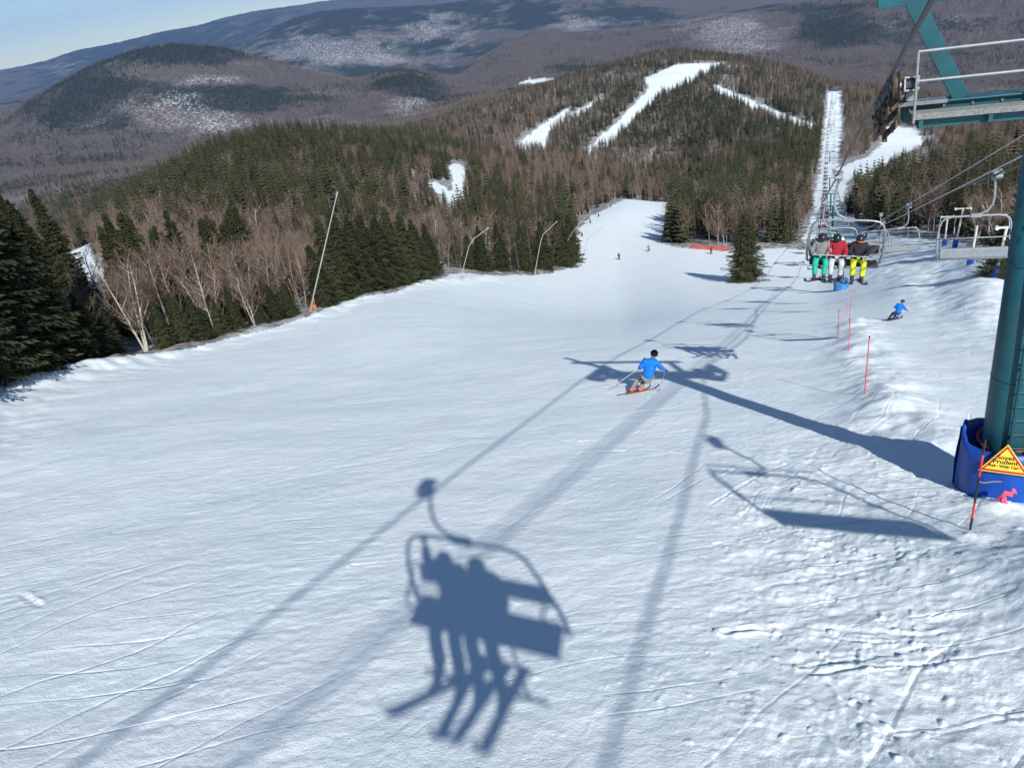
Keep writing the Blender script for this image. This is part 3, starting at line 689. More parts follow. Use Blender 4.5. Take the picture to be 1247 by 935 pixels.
def stuff_points(name, mask, scl, sources, label):
    n = int(mask.sum()); me = bpy.data.meshes.new(name)
    me.vertices.add(n); me.vertices.foreach_set('co', np.stack([TX[mask], TY[mask], TZ[mask]-.1], 1).ravel())
    s = scl[mask]
    for nm, arr, ty in (('scl', s, 'FLOAT'), ('rz', rng.uniform(0, 6.28, n), 'FLOAT')):
        at = me.attributes.new(nm, ty, 'POINT'); at.data.foreach_set('value', arr.astype(np.float32))
    at = me.attributes.new('vid', 'INT', 'POINT'); at.data.foreach_set('value', rng.integers(0, len(sources), n).astype(np.int32))
    at = me.attributes.new('wid', 'FLOAT', 'POINT'); at.data.foreach_set('value', rng.uniform(.8, 1.35, n).astype(np.float32))
    o = bpy.data.objects.new(name, me); C.objects.link(o)
    tag(o, label, None, None, 'stuff'); o['category'] = 'forest'
    g = bpy.data.node_groups.new(name+'_gn', 'GeometryNodeTree'); g.interface.new_socket('Geometry', in_out='INPUT', socket_type='NodeSocketGeometry'); g.interface.new_socket('Geometry', in_out='OUTPUT', socket_type='NodeSocketGeometry')
    N = g.nodes.new; gi = N('NodeGroupInput'); go = N('NodeGroupOutput'); ip = N('GeometryNodeInstanceOnPoints'); jn = N('GeometryNodeJoinGeometry')
    for so in sources:
        oi = N('GeometryNodeObjectInfo'); oi.inputs['Object'].default_value = so; oi.inputs['As Instance'].default_value = True; g.links.new(oi.outputs['Geometry'], jn.inputs[0])
    def attr(nm, ty):
        q = N('GeometryNodeInputNamedAttribute'); q.data_type = ty; q.inputs['Name'].default_value = nm; return q.outputs['Attribute']
    cx = N('ShaderNodeCombineXYZ'); g.links.new(attr('rz', 'FLOAT'), cx.inputs[2])
    sx = N('ShaderNodeCombineXYZ'); sc = attr('scl', 'FLOAT'); mu = N('ShaderNodeMath'); mu.operation = 'MULTIPLY'; g.links.new(sc, mu.inputs[0]); g.links.new(attr('wid', 'FLOAT'), mu.inputs[1])
    g.links.new(mu.outputs[0], sx.inputs[0]); g.links.new(mu.outputs[0], sx.inputs[1]); g.links.new(sc, sx.inputs[2])
    er = N('FunctionNodeEulerToRotation'); g.links.new(cx.outputs[0], er.inputs[0])
    g.links.new(gi.outputs[0], ip.inputs['Points']); g.links.new(jn.outputs[0], ip.inputs['Instance']); ip.inputs['Pick Instance'].default_value = True
    g.links.new(attr('vid', 'INT'), ip.inputs['Instance Index']); g.links.new(er.outputs[0], ip.inputs['Rotation']); g.links.new(sx.outputs[0], ip.inputs['Scale'])
    g.links.new(ip.outputs[0], go.inputs[0])
    md = o.modifiers.new('scatter', 'NODES'); md.node_group = g
    return o
for spr, scl in ((True, hS), (False, hB)):
    m = (TS == spr); idx = np.where(m)[0]
    app = scl[idx]/TR[idx]
    # the largest looking 265 become trees of their own, the others one mass of forest
    order = idx[np.argsort(-app)][:(262 if spr else 272)]
    px, py = project(TX[order], TY[order], TZ[order])
    for q, i in enumerate(order):
        lab, gr = region_label(px[q], py[q], TR[i], spr)
        kind = ('sp' if TR[i] < 110 else 'sm') if spr else ('bi' if (q % 7 == 0) else 'ba')
        if kind == 'bi': lab = lab.replace('brown leafless tree', 'pale stemmed leafless tree')
        o = place_tree(kind, q, TX[i], TY[i], scl[i], random.uniform(0, 6.28), lab, 'spruce' if spr else 'bare tree', ('spruces: ' if spr else ('pale stemmed trees: ' if kind == 'bi' else 'leafless trees: '))+gr, TZ[i], random.uniform(.85, 1.35) if spr else random.uniform(.9, 1.2), random.uniform(-.05, .05))
        m[i] = False
    if spr: stuff_points('spruce_forest', m, scl, SPL, 'dark evergreen forest covering the slopes beyond the ski run')
    else: stuff_points('leafless_forest', m, scl, BRL, 'brown leafless hardwood forest covering the slopes beyond the ski run')
#@@P2S
# ------------------------------------------------------------------ chairlift : ropes
def ropeline(side):
    off = 0 if side == 'up' else 5.35
    pts = [(-40, .75+off, 13.0), (-12, .75+off, 4.95), (0, .75+off, 1.58), (7, .97+off*.98, -.30), (14.7, 1.2+off*.845, -2.33), (21, 1.05+off*.93, -4.62), (27, .95+off*.97, -6.90), (45, .85+off, -13.0), (60, .85+off, -18.0), (77, .85+off, -23.6)]
    return pts
def rope_at(side, u):
    p = ropeline(side); us = [q[0] for q in p]
    return float(np.interp(u, us, [q[1] for q in p])), float(np.interp(u, us, [q[2] for q in p]))
T2 = hit(1024, 353)
T2u, T2v = float(T2@Lv), float(T2@Vv)
print('tower2', T2u, T2v, T2[2])
Xv, Yl = Vector(Vv), Vector(Lv)
# line of the lower section
FAR = [(1024,353,None),(1017,300,150),(1014,268,230),(1012,232,330),(1011,200,450),(1011,176,600),(1012,155,800),(1014,135,1050),(1016,117,1320)]
far_pts = []
for px, py, R in FAR:
    q = hit(px, py) if R is None else at_range(px, py, R)
    far_pts.append(q)
for k in range(1, len(far_pts)):
    far_pts[k][2] = gz(far_pts[k][0], far_pts[k][1])
def side_at(k):
    a = far_pts[max(k-1, 0)]; b = far_pts[min(k+1, len(far_pts)-1)]; d = Vector((b[0]-a[0], b[1]-a[1], 0)).normalized()
    return d, Vector((d.y, -d.x, 0))
def rope_obj(side):
    m = MB(); pts = [uvz(*p) for p in ropeline(side)[:-1]]; sg = -1 if side == 'up' else 1
    hh = 7.3
    for k in range(len(far_pts)):
        d, sdv = side_at(k); p = Vector(far_pts[k])+Vector((0,0,hh))+sdv*sg*2.7
        if pts and k > 0:
            a = Vector(pts[-1]); mid = a.lerp(p, .5); mid.z -= (p-a).length*.012; pts.append(mid)
        pts.append(p)
    m.tube(pts, .029, 6)
    return m.build('haul_rope', ropem, smooth=True), pts
ro, up_pts = rope_obj('up'); tag(ro, 'dark steel haul rope over the left sheaves carrying the chair with three riders', 'cable', 'steel ropes of the chairlift')
ro, dn_pts = rope_obj('down'); tag(ro, 'dark steel haul rope at the right carrying the empty chairs', 'cable', 'steel ropes of the chairlift')
def along(pts, dist):
    pts = [Vector(p) for p in pts]
    for a, b in zip(pts[:-1], pts[1:]):
        L = (b-a).length
        if dist <= L: return a.lerp(b, dist/L), (b-a).normalized()
        dist -= L
    return pts[-1], (pts[-1]-pts[-2]).normalized()

# ------------------------------------------------------------------ towers
def sheave_train(parent, name, c, d, flip, n=8):
    """c centre, d direction of the rope (unit), wheels turn about V"""
    root = MB(); d = Vector(d); ax = Xv*flip
    nrm = ax.cross(d); nrm = nrm if nrm.z > 0 else -nrm
    # walking beams
    for lv, cnt in ((-.16, n//2), (-.34, n//4), (-.52, 1)):
        for q in range(cnt):
            s0 = (q-(cnt-1)/2)*(n/cnt)*.42; L = .42*(n/cnt)*.62
            a = c+d*(s0-L/2)+nrm*lv; b = c+d*(s0+L/2)+nrm*lv
            for off in (-.07, .07): root.beam(a+ax*off, b+ax*off, .02, .11, nrm)
            root.cyl(c+d*s0+nrm*(lv)-ax*.11, c+d*s0+nrm*lv+ax*.13, .035, 8)
            root.beam(c+d*s0+nrm*(lv+.01), c+d*s0+nrm*(lv-.17), .07, .06, d)
    o = root.build(name, rust, parent, bevel=0)
    for q in range(n):
        w = MB(); p = c+d*((q-(n-1)/2)*.42)+nrm*(-.02)
        w.tube([p-ax*.05, p-ax*.045, p-ax*.012, p+ax*.012, p+ax*.045, p+ax*.05], [.13,.205,.175,.175,.205,.13], 16)
        wo = w.build('sheave_wheel', black if q % 2 else rust, o, smooth=False)
        hb = MB(); hb.cyl(p-ax*.075, p+ax*.075, .05, 8); hb.build('hub', galv, o)
    return o
def P3(u, v, z): return Vector(uvz(u, v, z))
def tower_near():
    g = gz(*uvz(TOW_U, TOW_V, 0)[:2]); ztop = -2.62
    t = thing('lift_tower', 'big teal lift tower rising out of the right edge above the blue pad', 'lift tower', frame(P3(TOW_U, TOW_V, g), Xv, Yl), 'towers of the chairlift')
    inv = t.matrix_world.inverted()
    def B(mb, name, mat, parent=t, **k):
        mb.v = [tuple(inv @ Vector(p)) for p in mb.v]; return mb.build(name, mat, parent, **k)
    sh = MB(); sh.tube([P3(TOW_U, TOW_V, g-1), P3(TOW_U, TOW_V, g+2.5), P3(TOW_U, TOW_V, ztop-.02)], [.385,.37,.33], 40)
    so = B(sh, 'shaft', teal, smooth=False)
    wl = MB()
    for zz in (g+2.55, g+4.7): wl.tube([P3(TOW_U, TOW_V, zz), P3(TOW_U, TOW_V, zz+.03)], [.375 if zz < g+3 else .358]*2, 40)
    B(wl, 'weld_seam', teald)
    bl = MB()
    for k in range(10): bl.box(tuple(P3(1.0, 1.0, 0)*0 + P3(TOW_U-.176, 1.62+.4*k, -2.72)), (.04,.03,.04)); bl.box(tuple(P3(TOW_U-.176, 1.62+.4*k, -2.89)), (.04,.03,.04))
    B(bl, 'bolt', galv)
    for p in so.data.polygons: p.use_smooth = len(p.vertices) == 4
    ld = MB(); lu = TOW_U-.47; 
    for dv in (-.02, .36): ld.beam(P3(lu+.05*(dv > .2), TOW_V+dv, g+1.15), P3(lu+.05*(dv > .2), TOW_V+dv, ztop), .035, .06, Yl)
    z = g+1.3
    while z < ztop-.1:
        ld.cyl(P3(lu, TOW_V-.02, z), P3(lu+.05, TOW_V+.36, z), .014, 6)
        z += .29
    z = g+1.5
    while z < ztop-.2:
        ld.beam(P3(lu, TOW_V-.02, z), P3(TOW_U-.36, TOW_V, z), .03, .03, (0,0,1)); ld.beam(P3(lu+.05, TOW_V+.36, z), P3(TOW_U-.30, TOW_V+.22, z), .03, .03, (0,0,1))
        z += 1.4
    B(ld, 'ladder', teald)
    ca = MB(); ca.beam(P3(TOW_U, 1.45, -2.80), P3(TOW_U, 5.50, -2.80), .34, .30); o = B(ca, 'crossarm', teal, bevel=.012)
    c2 = MB(); c2.beam(P3(TOW_U-.52, 1.62, -2.90), P3(TOW_U-.52, 5.35, -2.90), .07, .13); 
    for v in (1.66, 2.6, 4.2, 5.3): c2.beam(P3(TOW_U-.15, v, -2.88), P3(TOW_U-.70, v, -2.88), .06, .10)
    B(c2, 'catwalk_bracket', teal)
    cw = MB()
    for k in range(9): cw.beam(P3(TOW_U-.24-.048*k, 1.55, -2.78), P3(TOW_U-.24-.048*k, 5.40, -2.78), .016, .045)
    for k in range(74): cw.beam(P3(TOW_U-.22, 1.57+.052*k, -2.785), P3(TOW_U-.65, 1.57+.052*k, -2.785), .010, .03)
    cw.beam(P3(TOW_U-.68, 1.53, -2.77), P3(TOW_U-.68, 5.42, -2.77), .02, .09); cw.beam(P3(TOW_U-.2, 1.53, -2.76), P3(TOW_U-.7, 1.53, -2.76), .02, .07)
    B(cw, 'catwalk', grate)
    rl = MB(); uu = TOW_U-.71
    for z in (-1.82, -2.24): rl.tube([P3(uu, 1.55, z), P3(uu, 5.4, z)], .021, 8)
    for v in (1.55, 3.45, 5.4): rl.tube([P3(uu, v, -2.86), P3(uu, v, -1.82)], .021, 8)
    B(rl, 'railing', galvp)
    lf = MB(); lf.beam(P3(TOW_U, 2.28, -2.66), P3(TOW_U, 1.50, -1.17), .24, .20, Yl); lf.beam(P3(TOW_U, 4.64, -2.66), P3(TOW_U, 5.42, -1.17), .24, .20, Yl)
    lf.beam(P3(TOW_U+.002, 1.0, -1.12), P3(TOW_U+.002, 5.92, -1.12), .18, .20)
    lf.beam(P3(TOW_U+.003, 1.52, -1.20), P3(TOW_U+.003, 1.20, -.2), .16, .16, Yl)
    B(lf, 'lifting_frame', teal, bevel=.008)
    for v, fl_ in ((1.2, 1), (5.72, -1)):
        d = (P3(TOW_U+3, v, -2.33-.96)-P3(TOW_U-3, v, -2.33+.84)).normalized()
        o = sheave_train(None, 'sheave_assembly', P3(TOW_U, v, -2.56), d, fl_)
        M = o.matrix_world.copy(); o.parent = t; o.matrix_parent_inverse = inv
        br = MB(); vi = v+fl_*.12; ve = v+fl_*.42
        # hollow square tube, open at its uphill end, and its saddle on the crossarm
        a = P3(TOW_U-.62, v+fl_*.30, -2.28); b = P3(TOW_U+.30, v+fl_*.30, -2.50)
        for s1, s2, ww, hh in ((0,.095,.21,.022),(0,-.095,.21,.022)): br.beam(a+Vector((0,0,s2)), b+Vector((0,0,s2)), ww, hh)
        for s1 in (-.094, .094): br.beam(a+Xv*s1, b+Xv*s1, .022, .168)
        br.beam(P3(TOW_U-.05, v+fl_*.36, -2.45), P3(TOW_U-.05, v+fl_*.36, -2.66), .16, .2, Yl)
        br.beam(P3(TOW_U-.22, v+fl_*.05, -2.635), P3(TOW_U-.22, v+fl_*.85, -2.635), .2, .06)
        br.cyl(P3(TOW_U-.05, v-fl_*.1, -2.62), P3(TOW_U-.05, v+fl_*.40, -2.62), .05, 10)
        B(br, 'sheave_bracket', galv)
    return t
tower_near()
def pad_near():
    cu, cvv = 14.82, 3.62; g = gz(*uvz(cu, cvv, 0)[:2]); Rr = .74
    t = thing('tower_pad', 'thick blue crash pad with yellow warning triangle around the tower foot', 'crash pad', frame(P3(cu, cvv, g), Xv, Yl))
    m = MB(); nseg = 56; vs = []; fs = []
    def rp(a, z, rr):
        fold = .018*sin(a*5+z*2)+.012*sin(a*13+z*5)
        return ((rr+fold)*cos(a), (rr+fold)*sin(a), z)
    zs = [-.8, -.2, .2, .5, .8, 1.05, 1.28]
    # wrapped from the left edge round the front; the overlap stands up as a lip
    a0, a1 = radians(158), radians(158+362)
    for ring, rr in ((0, Rr), (1, Rr-.07)):
        for i in range(nseg+1):
            a = a0+(a1-a0)*i/nseg; lift = .16*exp(-(i/1.6)**2)
            for z in zs:
                top = z+(lift+.03*sin(a*3) if z > 1.2 else 0); vs.append(rp(a, top, rr+(.05 if i == nseg else 0)))
    nz = len(zs); nr = (nseg+1)*nz
    for i in range(nseg):
        for k in range(nz-1):
            p = i*nz+k; fs.append((p, p+nz, p+nz+1, p+1)); fs.append((nr+p, nr+p+1, nr+p+nz+1, nr+p+nz))
        p = i*nz+nz-1; fs.append((p, p+nz, nr+p+nz, nr+p))
    m.add(vs, fs); m.build('wrap', bluep, t, smooth=True)
    sr = MB(); sr.tube([(Rr*.62*cos(a), Rr*.62*sin(a), 1.22+.02*sin(3*a)) for a in [2*pi*k/24 for k in range(25)]], .03, 6); sr.build('strap', simple('red_strap', (.35,.04,.03), .6), t)
    # the sign, where the pixel ray meets the pad
    d = ray(1225, 558); c = P3(cu, cvv, 0)
    a_, b_ = d[0]**2+d[1]**2, -2*(d[0]*c.x+d[1]*c.y); cc = c.x**2+c.y**2-(Rr+.045)**2
    tt = (-b_-sqrt(max(0, b_*b_-4*a_*cc)))/(2*a_); p = Vector(d*tt); nr_ = Vector((p.x-c.x, p.y-c.y, 0)).normalized()
    sx = Vector((0,0,1)).cross(nr_).normalized(); sz = Vector((0,0,1))
    inv = t.matrix_world.inverted(); Ms = inv @ frame(p+nr_*.03, sx, -nr_, sz)
    # local: x right, z up, y into the pad
    def tri(s, hgt, dy, z0=0):
        return [(-s/2, dy, z0-hgt/2), (s/2, dy, z0-hgt/2), (0, dy, z0+hgt/2)]
    def plate(name, s, hgt, y0, y1, mat, parent, z0=0):
        q = MB(); q.add([Ms @ Vector(v) for v in tri(s*.83, hgt*.86, y0, z0)+tri(s*.83, hgt*.86, y1, z0)], [(0,1,2),(5,4,3),(0,3,4,1),(1,4,5,2),(2,5,3,0)]); return q.build(name, mat, parent)
    sg = plate('sign', .98, .72, .0, .02, yellowp, t)
    plate('border', .90, .66, -.004, .0, redborder, sg, -.005); plate('face', .74, .54, -.008, -.004, yellowp, sg, -.012)
    for txt, sz_, zz in (('Soyez', .118, -.005), ('Prudent', .122, -.10), ('Ride With Care', .078, -.182)):
        cu_ = bpy.data.curves.new('lettering', 'FONT'); cu_.body = txt; cu_.size = sz_; cu_.align_x = 'CENTER'; cu_.extrude = .0008; cu_.offset = .0028
        o = bpy.data.objects.new('tmp', cu_); C.objects.link(o); dg = bpy.context.evaluated_depsgraph_get(); me = bpy.data.meshes.new_from_object(o.evaluated_get(dg)); bpy.data.objects.remove(o)
        for v in me.vertices: v.co = Ms @ Vector((v.co.x, -.0105, v.co.y+zz))
        me.materials.clear(); me.materials.append(inkm); q = bpy.data.objects.new('lettering', me); C.objects.link(q); q.parent = sg
pad_near()
def small_tower(p, d, sdv, hh, label, grp, padmat=None, wd=2.7, first=None):
    t = thing('lift_tower', label, 'lift tower', frame(p, sdv, d), grp)
    m = MB(); m.tube([(0,0,-1),(0,0,hh-.3)], [.34,.26], 12); m.build('shaft', teal, t)
    m = MB(); m.beam((-wd,0,hh-.25), (wd,0,hh-.25), .3, .28); m.build('crossarm', teal, t)
    for s in (-1, 1):
        m = MB(); m.beam((s*wd,-1.3,hh-.02), (s*wd,1.3,hh-.04), .10, .3); m.build('sheave_assembly', black, t)
        m = MB(); m.beam((s*(wd-.45),-.35,hh+.0), (s*(wd-.45),.35,hh+.0), .5, .06); m.build('catwalk', galvp, t)
    m = MB(); m.beam((-wd*.75,0,hh+.9), (wd*.75,0,hh+.9), .12, .14)
    for s in (-1, 1): m.beam((s*wd*.5,0,hh-.1), (s*wd*.65,0,hh+.85), .12, .12, (0,1,0))
    m.build('lifting_frame', teal, t)
    if padmat:
        m = MB(); m.tube([(0,0,-.4),(0,0,1.45)], [.92,.92], 18); m.build('pad', padmat, t)
    return t
d, sdv = side_at(0)
small_tower(far_pts[0], Yl, Xv, 7.3, 'teal lift tower standing in a faded blue pad behind the chair with riders', 'towers of the chairlift', bluel)
for k in range(1, len(far_pts)):
    d, sdv = side_at(k); small_tower(far_pts[k], d, sdv, 7.3, 'small distant lift tower standing in the snowy lift cut', 'towers down the lift cut')

# ------------------------------------------------------------------ chairs
ZS = -2.80   # seat top below the grip
def make_chair(label, group, folded=False):
    t = thing('lift_chair', label, 'lift chair', None, group)
    xc = .5; hw = 1.13; xl, xr = xc-hw, xc+hw
    m = MB(); m.box((0,0,-.02), (.15,.50,.16)); m.box((0,.0,.09), (.30,.34,.05)); m.box((-.12,0,.115), (.10,.52,.03)); m.cyl((-.11,-.30,.02), (.11,-.30,.02), .075, 12); m.cyl((-.11,.30,.02), (.11,.30,.02), .075, 12); m.box((.10,0,-.10), (.12,.2,.14))
    m.build('grip', galvp, t, bevel=.01)
    m = MB(); pts = [(.06,0,-.1),(.02,0,-.45),(.0,0,-.80),(.04,0,-1.05),(.16,0,-1.24),(.34,0,-1.34),(.5,0,-1.38)]; m.tube(pts, [.040]*4+[.038]*3, 10); m.box((xc,0,-1.40), (.34,.13,.12)); m.build('hanger', galvp, t)
    m = MB(); br = .036
    hoop = [(xl+.02,.20,ZS-.10),(xl-.03,.14,ZS+.25),(xl-.03,.05,ZS+.65),(xl+.01,0,ZS+1.0),(xl+.07,0,ZS+1.22),(xl+.20,0,ZS+1.34),(xl+.42,0,ZS+1.38),(xc,0,ZS+1.385)]
    hoop += [(2*xc-x, y, z) for x, y, z in hoop[::-1][1:]]
    m.tube(hoop, br, 8); m.tube([(xl+.02,.20,ZS-.10),(xr-.02,.20,ZS-.10)], .03, 8); m.tube([(xl,.12,ZS+.62),(xr,.12,ZS+.62)], .022, 8)
    m.build('bail_frame', galvp if folded else galv, t, smooth=True)
    if not folded:
        m = MB(); m.box((xc,-.02,ZS-.045), (2*hw-.16,.50,.09)); m.build('seat', seatd, t, bevel=.03)
        m = MB(); m.beam((xl+.08,.24,ZS+.36), (xr-.08,.24,ZS+.36), .07, .27); m.build('backrest', seatd, t, bevel=.02)
    else:
        m = MB(); m.beam((xl+.06,.20,ZS+.10), (xr-.06,.20,ZS+.10), .13, .36); m.build('seat', seatm, t, bevel=.03)
        m = MB(); m.beam((xl+.06,.13,ZS-.14), (xr-.06,.13,ZS-.14), .10, .05); m.build('backrest', galv, t)
    m = MB()
    if not folded:
        m.tube([(xl+.03,.10,ZS+.50),(xl+.10,-.30,ZS+.40),(xl+.14,-.42,ZS+.32),(xr-.14,-.42,ZS+.32),(xr-.10,-.30,ZS+.40),(xr-.03,.10,ZS+.50)], .022, 6)
        for x in (xc-.55, xc+.55): m.tube([(x,-.42,ZS+.32),(x,-.50,ZS-.1),(x,-.46,ZS-.42)], .02, 6); m.tube([(x-.22,-.46,ZS-.42),(x+.22,-.46,ZS-.42)], .02, 6)
    else:
        m.tube([(xl+.03,.10,ZS+.50),(xl+.03,-.25,ZS+1.05),(xl+.10,-.42,ZS+1.25),(xr-.10,-.42,ZS+1.25),(xr-.03,-.25,ZS+1.05),(xr-.03,.10,ZS+.50)], .022, 6)
        for x in (xc-.55, xc+.55): m.tube([(x,-.42,ZS+1.25),(x,-.60,ZS+.95),(x,-.48,ZS+.60)], .018, 6)
    m.build('safety_bar', galvp, t)
    return t
def chair_M(side, u=None, pos=None, dirv=None):
    if pos is None:
        v, z = rope_at('up' if side == 'up' else 'down', u); pos = P3(u, v, z-.02)
        X, Y = Xv, Yl
    else:
        Y = Vector((dirv.x, dirv.y, 0)).normalized(); X = Vector((Y.y, -Y.x, 0)); pos = pos-Vector((0,0,.02))
    return frame(pos, X, Y) if side == 'up' else frame(pos, -X, -Y)
upc = make_chair('loaded lift chair with three riders in front of the second tower', 'chairs on the lift'); upc.matrix_world = chair_M('up', 27.0) @ Matrix.Rotation(radians(5), 4, 'Y')
own = copy_tree(upc); own.matrix_world = chair_M('up', -.30) @ Matrix.Translation((-.14,-.06,.12)) @ Matrix.Rotation(radians(5), 4, 'Y'); own['label'] = 'loaded lift chair above the snow whose shadow falls in the foreground'
c41 = copy_tree(upc); c41.matrix_world = chair_M('up', 42.0); c41['label'] = 'loaded lift chair partly hidden behind the three riders'
c67 = copy_tree(upc); c67.matrix_world = chair_M('up', 66.0); c67['label'] = 'loaded lift chair far behind the three riders near the second tower'
dnc = make_chair('large empty lift chair hanging at the right with its grey seat folded up', 'chairs on the lift', True); dnc.matrix_world = chair_M('down', 31.0)
for u, lab in ((4.9, 'empty lift chair beyond the right edge whose shadow lies by the tower foot'), (55.0, 'smaller empty lift chair hanging between the three riders and the nearer empty chair'), (74.0, 'small empty lift chair half hidden beside the three riders')):
    c = copy_tree(dnc); c.matrix_world = chair_M('down', u) @ (Matrix.Translation((0,0,-.38)) @ Matrix.Rotation(radians(-3), 4, 'Y') if u < 10 else Matrix.Rotation(radians(random.uniform(-3,3)), 4, 'Y')); c['label'] = lab
# simple one mesh chairs for the far part of the line
def far_chair(folded):
    m = MB(); xc = .5; hw = 1.22
    m.box((0,0,0), (.24,.6,.24)); m.tube([(0,0,-.1),(0,0,-.9),(.4,0,-1.38)], .05, 5); m.tube([(xc-hw,.2,ZS-.1),(xc-hw,0,ZS+1),(xc-hw+.4,0,ZS+1.38),(xc+hw-.4,0,ZS+1.38),(xc+hw,0,ZS+1),(xc+hw,.2,ZS-.1)], .045, 5)
    m.box((xc,-.02 if not folded else .2,ZS-.04), (2.26,.5 if not folded else .12,.1 if not folded else .34)); m.cur = 0
    if not folded: m.box((xc,.24,ZS+.42), (2.26,.07,.34))
    return m.build('lift_chair', seatd if not folded else galv, None)
fc_up = far_chair(False); fc_dn = far_chair(True)

# ------------------------------------------------------------------ people
def skin_mesh(name, V, E, mat, parent, sub=2, root=0):
    me = bpy.data.meshes.new('t'); me.from_pydata([v[:3] for v in V], E, [])
    o = bpy.data.objects.new('t', me); C.objects.link(o); md = o.modifiers.new('s', 'SKIN'); md.use_smooth_shade = True
    sv = me.skin_vertices[0].data
    for i, v in enumerate(V):
        r = v[3]; r2 = v[4] if len(v) > 4 else r; sv[i].radius = (r, r2); sv[i].use_root = (i == root)
    ss = o.modifiers.new('u', 'SUBSURF'); ss.levels = sub; ss.render_levels = sub
    dg = bpy.context.evaluated_depsgraph_get(); m2 = bpy.data.meshes.new_from_object(o.evaluated_get(dg)); bpy.data.objects.remove(o)
    m2.name = name; m2.materials.clear(); m2.materials.append(mat)
    m2.polygons.foreach_set('use_smooth', [True]*len(m2.polygons))
    q = bpy.data.objects.new(name, m2); C.objects.link(q); q.parent = parent; return q
def lerp(a, b, t): return tuple(a[i]*(1-t)+b[i]*t for i in range(3))
def off(a, d, s): return tuple(a[i]+d[i]*s for i in range(3))
def person(label, M, J, col, sub=1, backpack=None, group=None, parts=True, glove=cBlack, helmetm=helm, goggle=None, bootmat=None, fingers=False):
    """J: pelvis chest neck head hipL hipR kneeL kneeR ankL ankR toeL toeR shL shR elL elR haL haR"""
    t = thing('person', label, 'person', M, group)
    head, neck = J['head'], J['neck']
    fwd = Vector(J.get('face', (0,1,0))).normalized(); upd = (Vector(head)-Vector(neck)).normalized()
    V = [(*J['pelvis'],.10,.09), (*lerp(J['pelvis'],J['chest'],.5),.10,.09), (*J['chest'],.13,.10), (*neck,.055,.055), (*off(head,upd,-.06),.072,.08), (*off(head,upd,.03),.078,.095), (*off(head,upd,.10),.062,.075), (*off(off(head,upd,-.02),fwd,.10),.018,.02)]
    E = [(0,1),(1,2),(2,3),(3,4),(4,5),(5,6),(4,7)]
    for s in 'LR':
        b = len(V); V += [(*J['sh'+s],.060), (*J['el'+s],.045), (*J['ha'+s],.034)]; E += [(2,b),(b,b+1),(b+1,b+2)]
        b = len(V); V += [(*J['hip'+s],.090), (*J['knee'+s],.062), (*J['ank'+s],.045)]; E += [(0,b),(b,b+1),(b+1,b+2)]
    skin_mesh('body', V, E, skin, t, 1)
    V = [(*lerp(J['pelvis'],J['chest'],-.22),.205,.175), (*J['pelvis'],.215,.18), (*lerp(J['pelvis'],J['chest'],.5),.215,.175), (*J['chest'],.225,.18), (*lerp(J['chest'],neck,.75),.12,.12), (*off(neck,upd,.05),.098,.098)]
    E = [(0,1),(1,2),(2,3),(3,4),(4,5)]
    for s in 'LR':
        b = len(V); w = lerp(J['el'+s],J['ha'+s],.85); V += [(*J['sh'+s],.115), (*lerp(J['sh'+s],J['el'+s],.5),.10), (*J['el'+s],.093), (*w,.068)]; E += [(3,b),(b,b+1),(b+1,b+2),(b+2,b+3)]
    skin_mesh('jacket', V, E, col[0], t, 2)
    V = [(*J['pelvis'],.165,.14)]; E = []
    for s in 'LR':
        b = len(V); V += [(*J['hip'+s],.125), (*lerp(J['hip'+s],J['knee'+s],.6),.108), (*J['knee'+s],.098), (*lerp(J['knee'+s],J['ank'+s],.5),.088), (*lerp(J['knee'+s],J['ank'+s],.93),.092)]; E += [(0,b),(b,b+1),(b+1,b+2),(b+2,b+3),(b+3,b+4)]
    skin_mesh('trousers', V, E, col[1], t, 2)
    for s in 'LR':
        a = J['ank'+s]; toe = J['toe'+s]; up1 = lerp(a, J['knee'+s], .22)
        skin_mesh('boot', [(*up1,.075), (*a,.070), (*lerp(a,toe,-.35),.055), (*lerp(a,toe,.6),.052), (*toe,.045)], [(0,1),(1,2),(1,3),(3,4)], bootmat or bootd, t, 1)
        h = Vector(J['ha'+s]); dh = (h-Vector(J['el'+s])).normalized(); sd = dh.cross(Vector((0,0,1))); sd = sd.normalized() if sd.length > .1 else Vector((1,0,0)); nn = sd.cross(dh)
        GV = [(*(h-dh*.05),.042), (*h,.040), (*(h+dh*.05),.044,.030)]; GE = [(0,1),(1,2)]
        for k, (o_, L) in enumerate(((-.034,.050),(-.012,.062),(.012,.058),(.032,.046))):
            p0 = h+dh*.065+sd*o_; p1 = p0+dh*L*.6-nn*.012; p2 = p1+dh*L*.25-nn*L*.6; b = len(GV)
            GV += [(*p0,.0125),(*p1,.012),(*p2,.010)]; GE += [(2,b),(b,b+1),(b+1,b+2)]
        p0 = h+dh*.012+sd*(-.040 if s == 'R' else .040); p1 = p0+dh*.035+sd*(-.022 if s == 'R' else .022)-nn*.01; b = len(GV); GV += [(*p0,.014),(*p1,.012),(*(p1+dh*.025-nn*.018),.010)]; GE += [(1,b),(b,b+1),(b+1,b+2)]
        skin_mesh('glove', GV, GE, glove, t, 1)
    # helmet shell, open in front
    hm_ = MB(); sdv_ = upd.cross(fwd).normalized(); f2 = sdv_.cross(upd).normalized(); hc = Vector(head)+upd*.015
    n1, n2 = 20, 9; vs = []; fs = []
    for i in range(n2+1):
        th = .02+(2.2)*i/n2
        for j in range(n1):
            ph = 2*pi*j/n1; front = max(0, cos(ph)); lim = th*(1-.34*front*(i/n2)); rr = .138
            vs.append(hc + upd*(cos(lim)*rr*1.02) + f2*(sin(lim)*cos(ph)*rr*1.12) + sdv_*(sin(lim)*sin(ph)*rr))
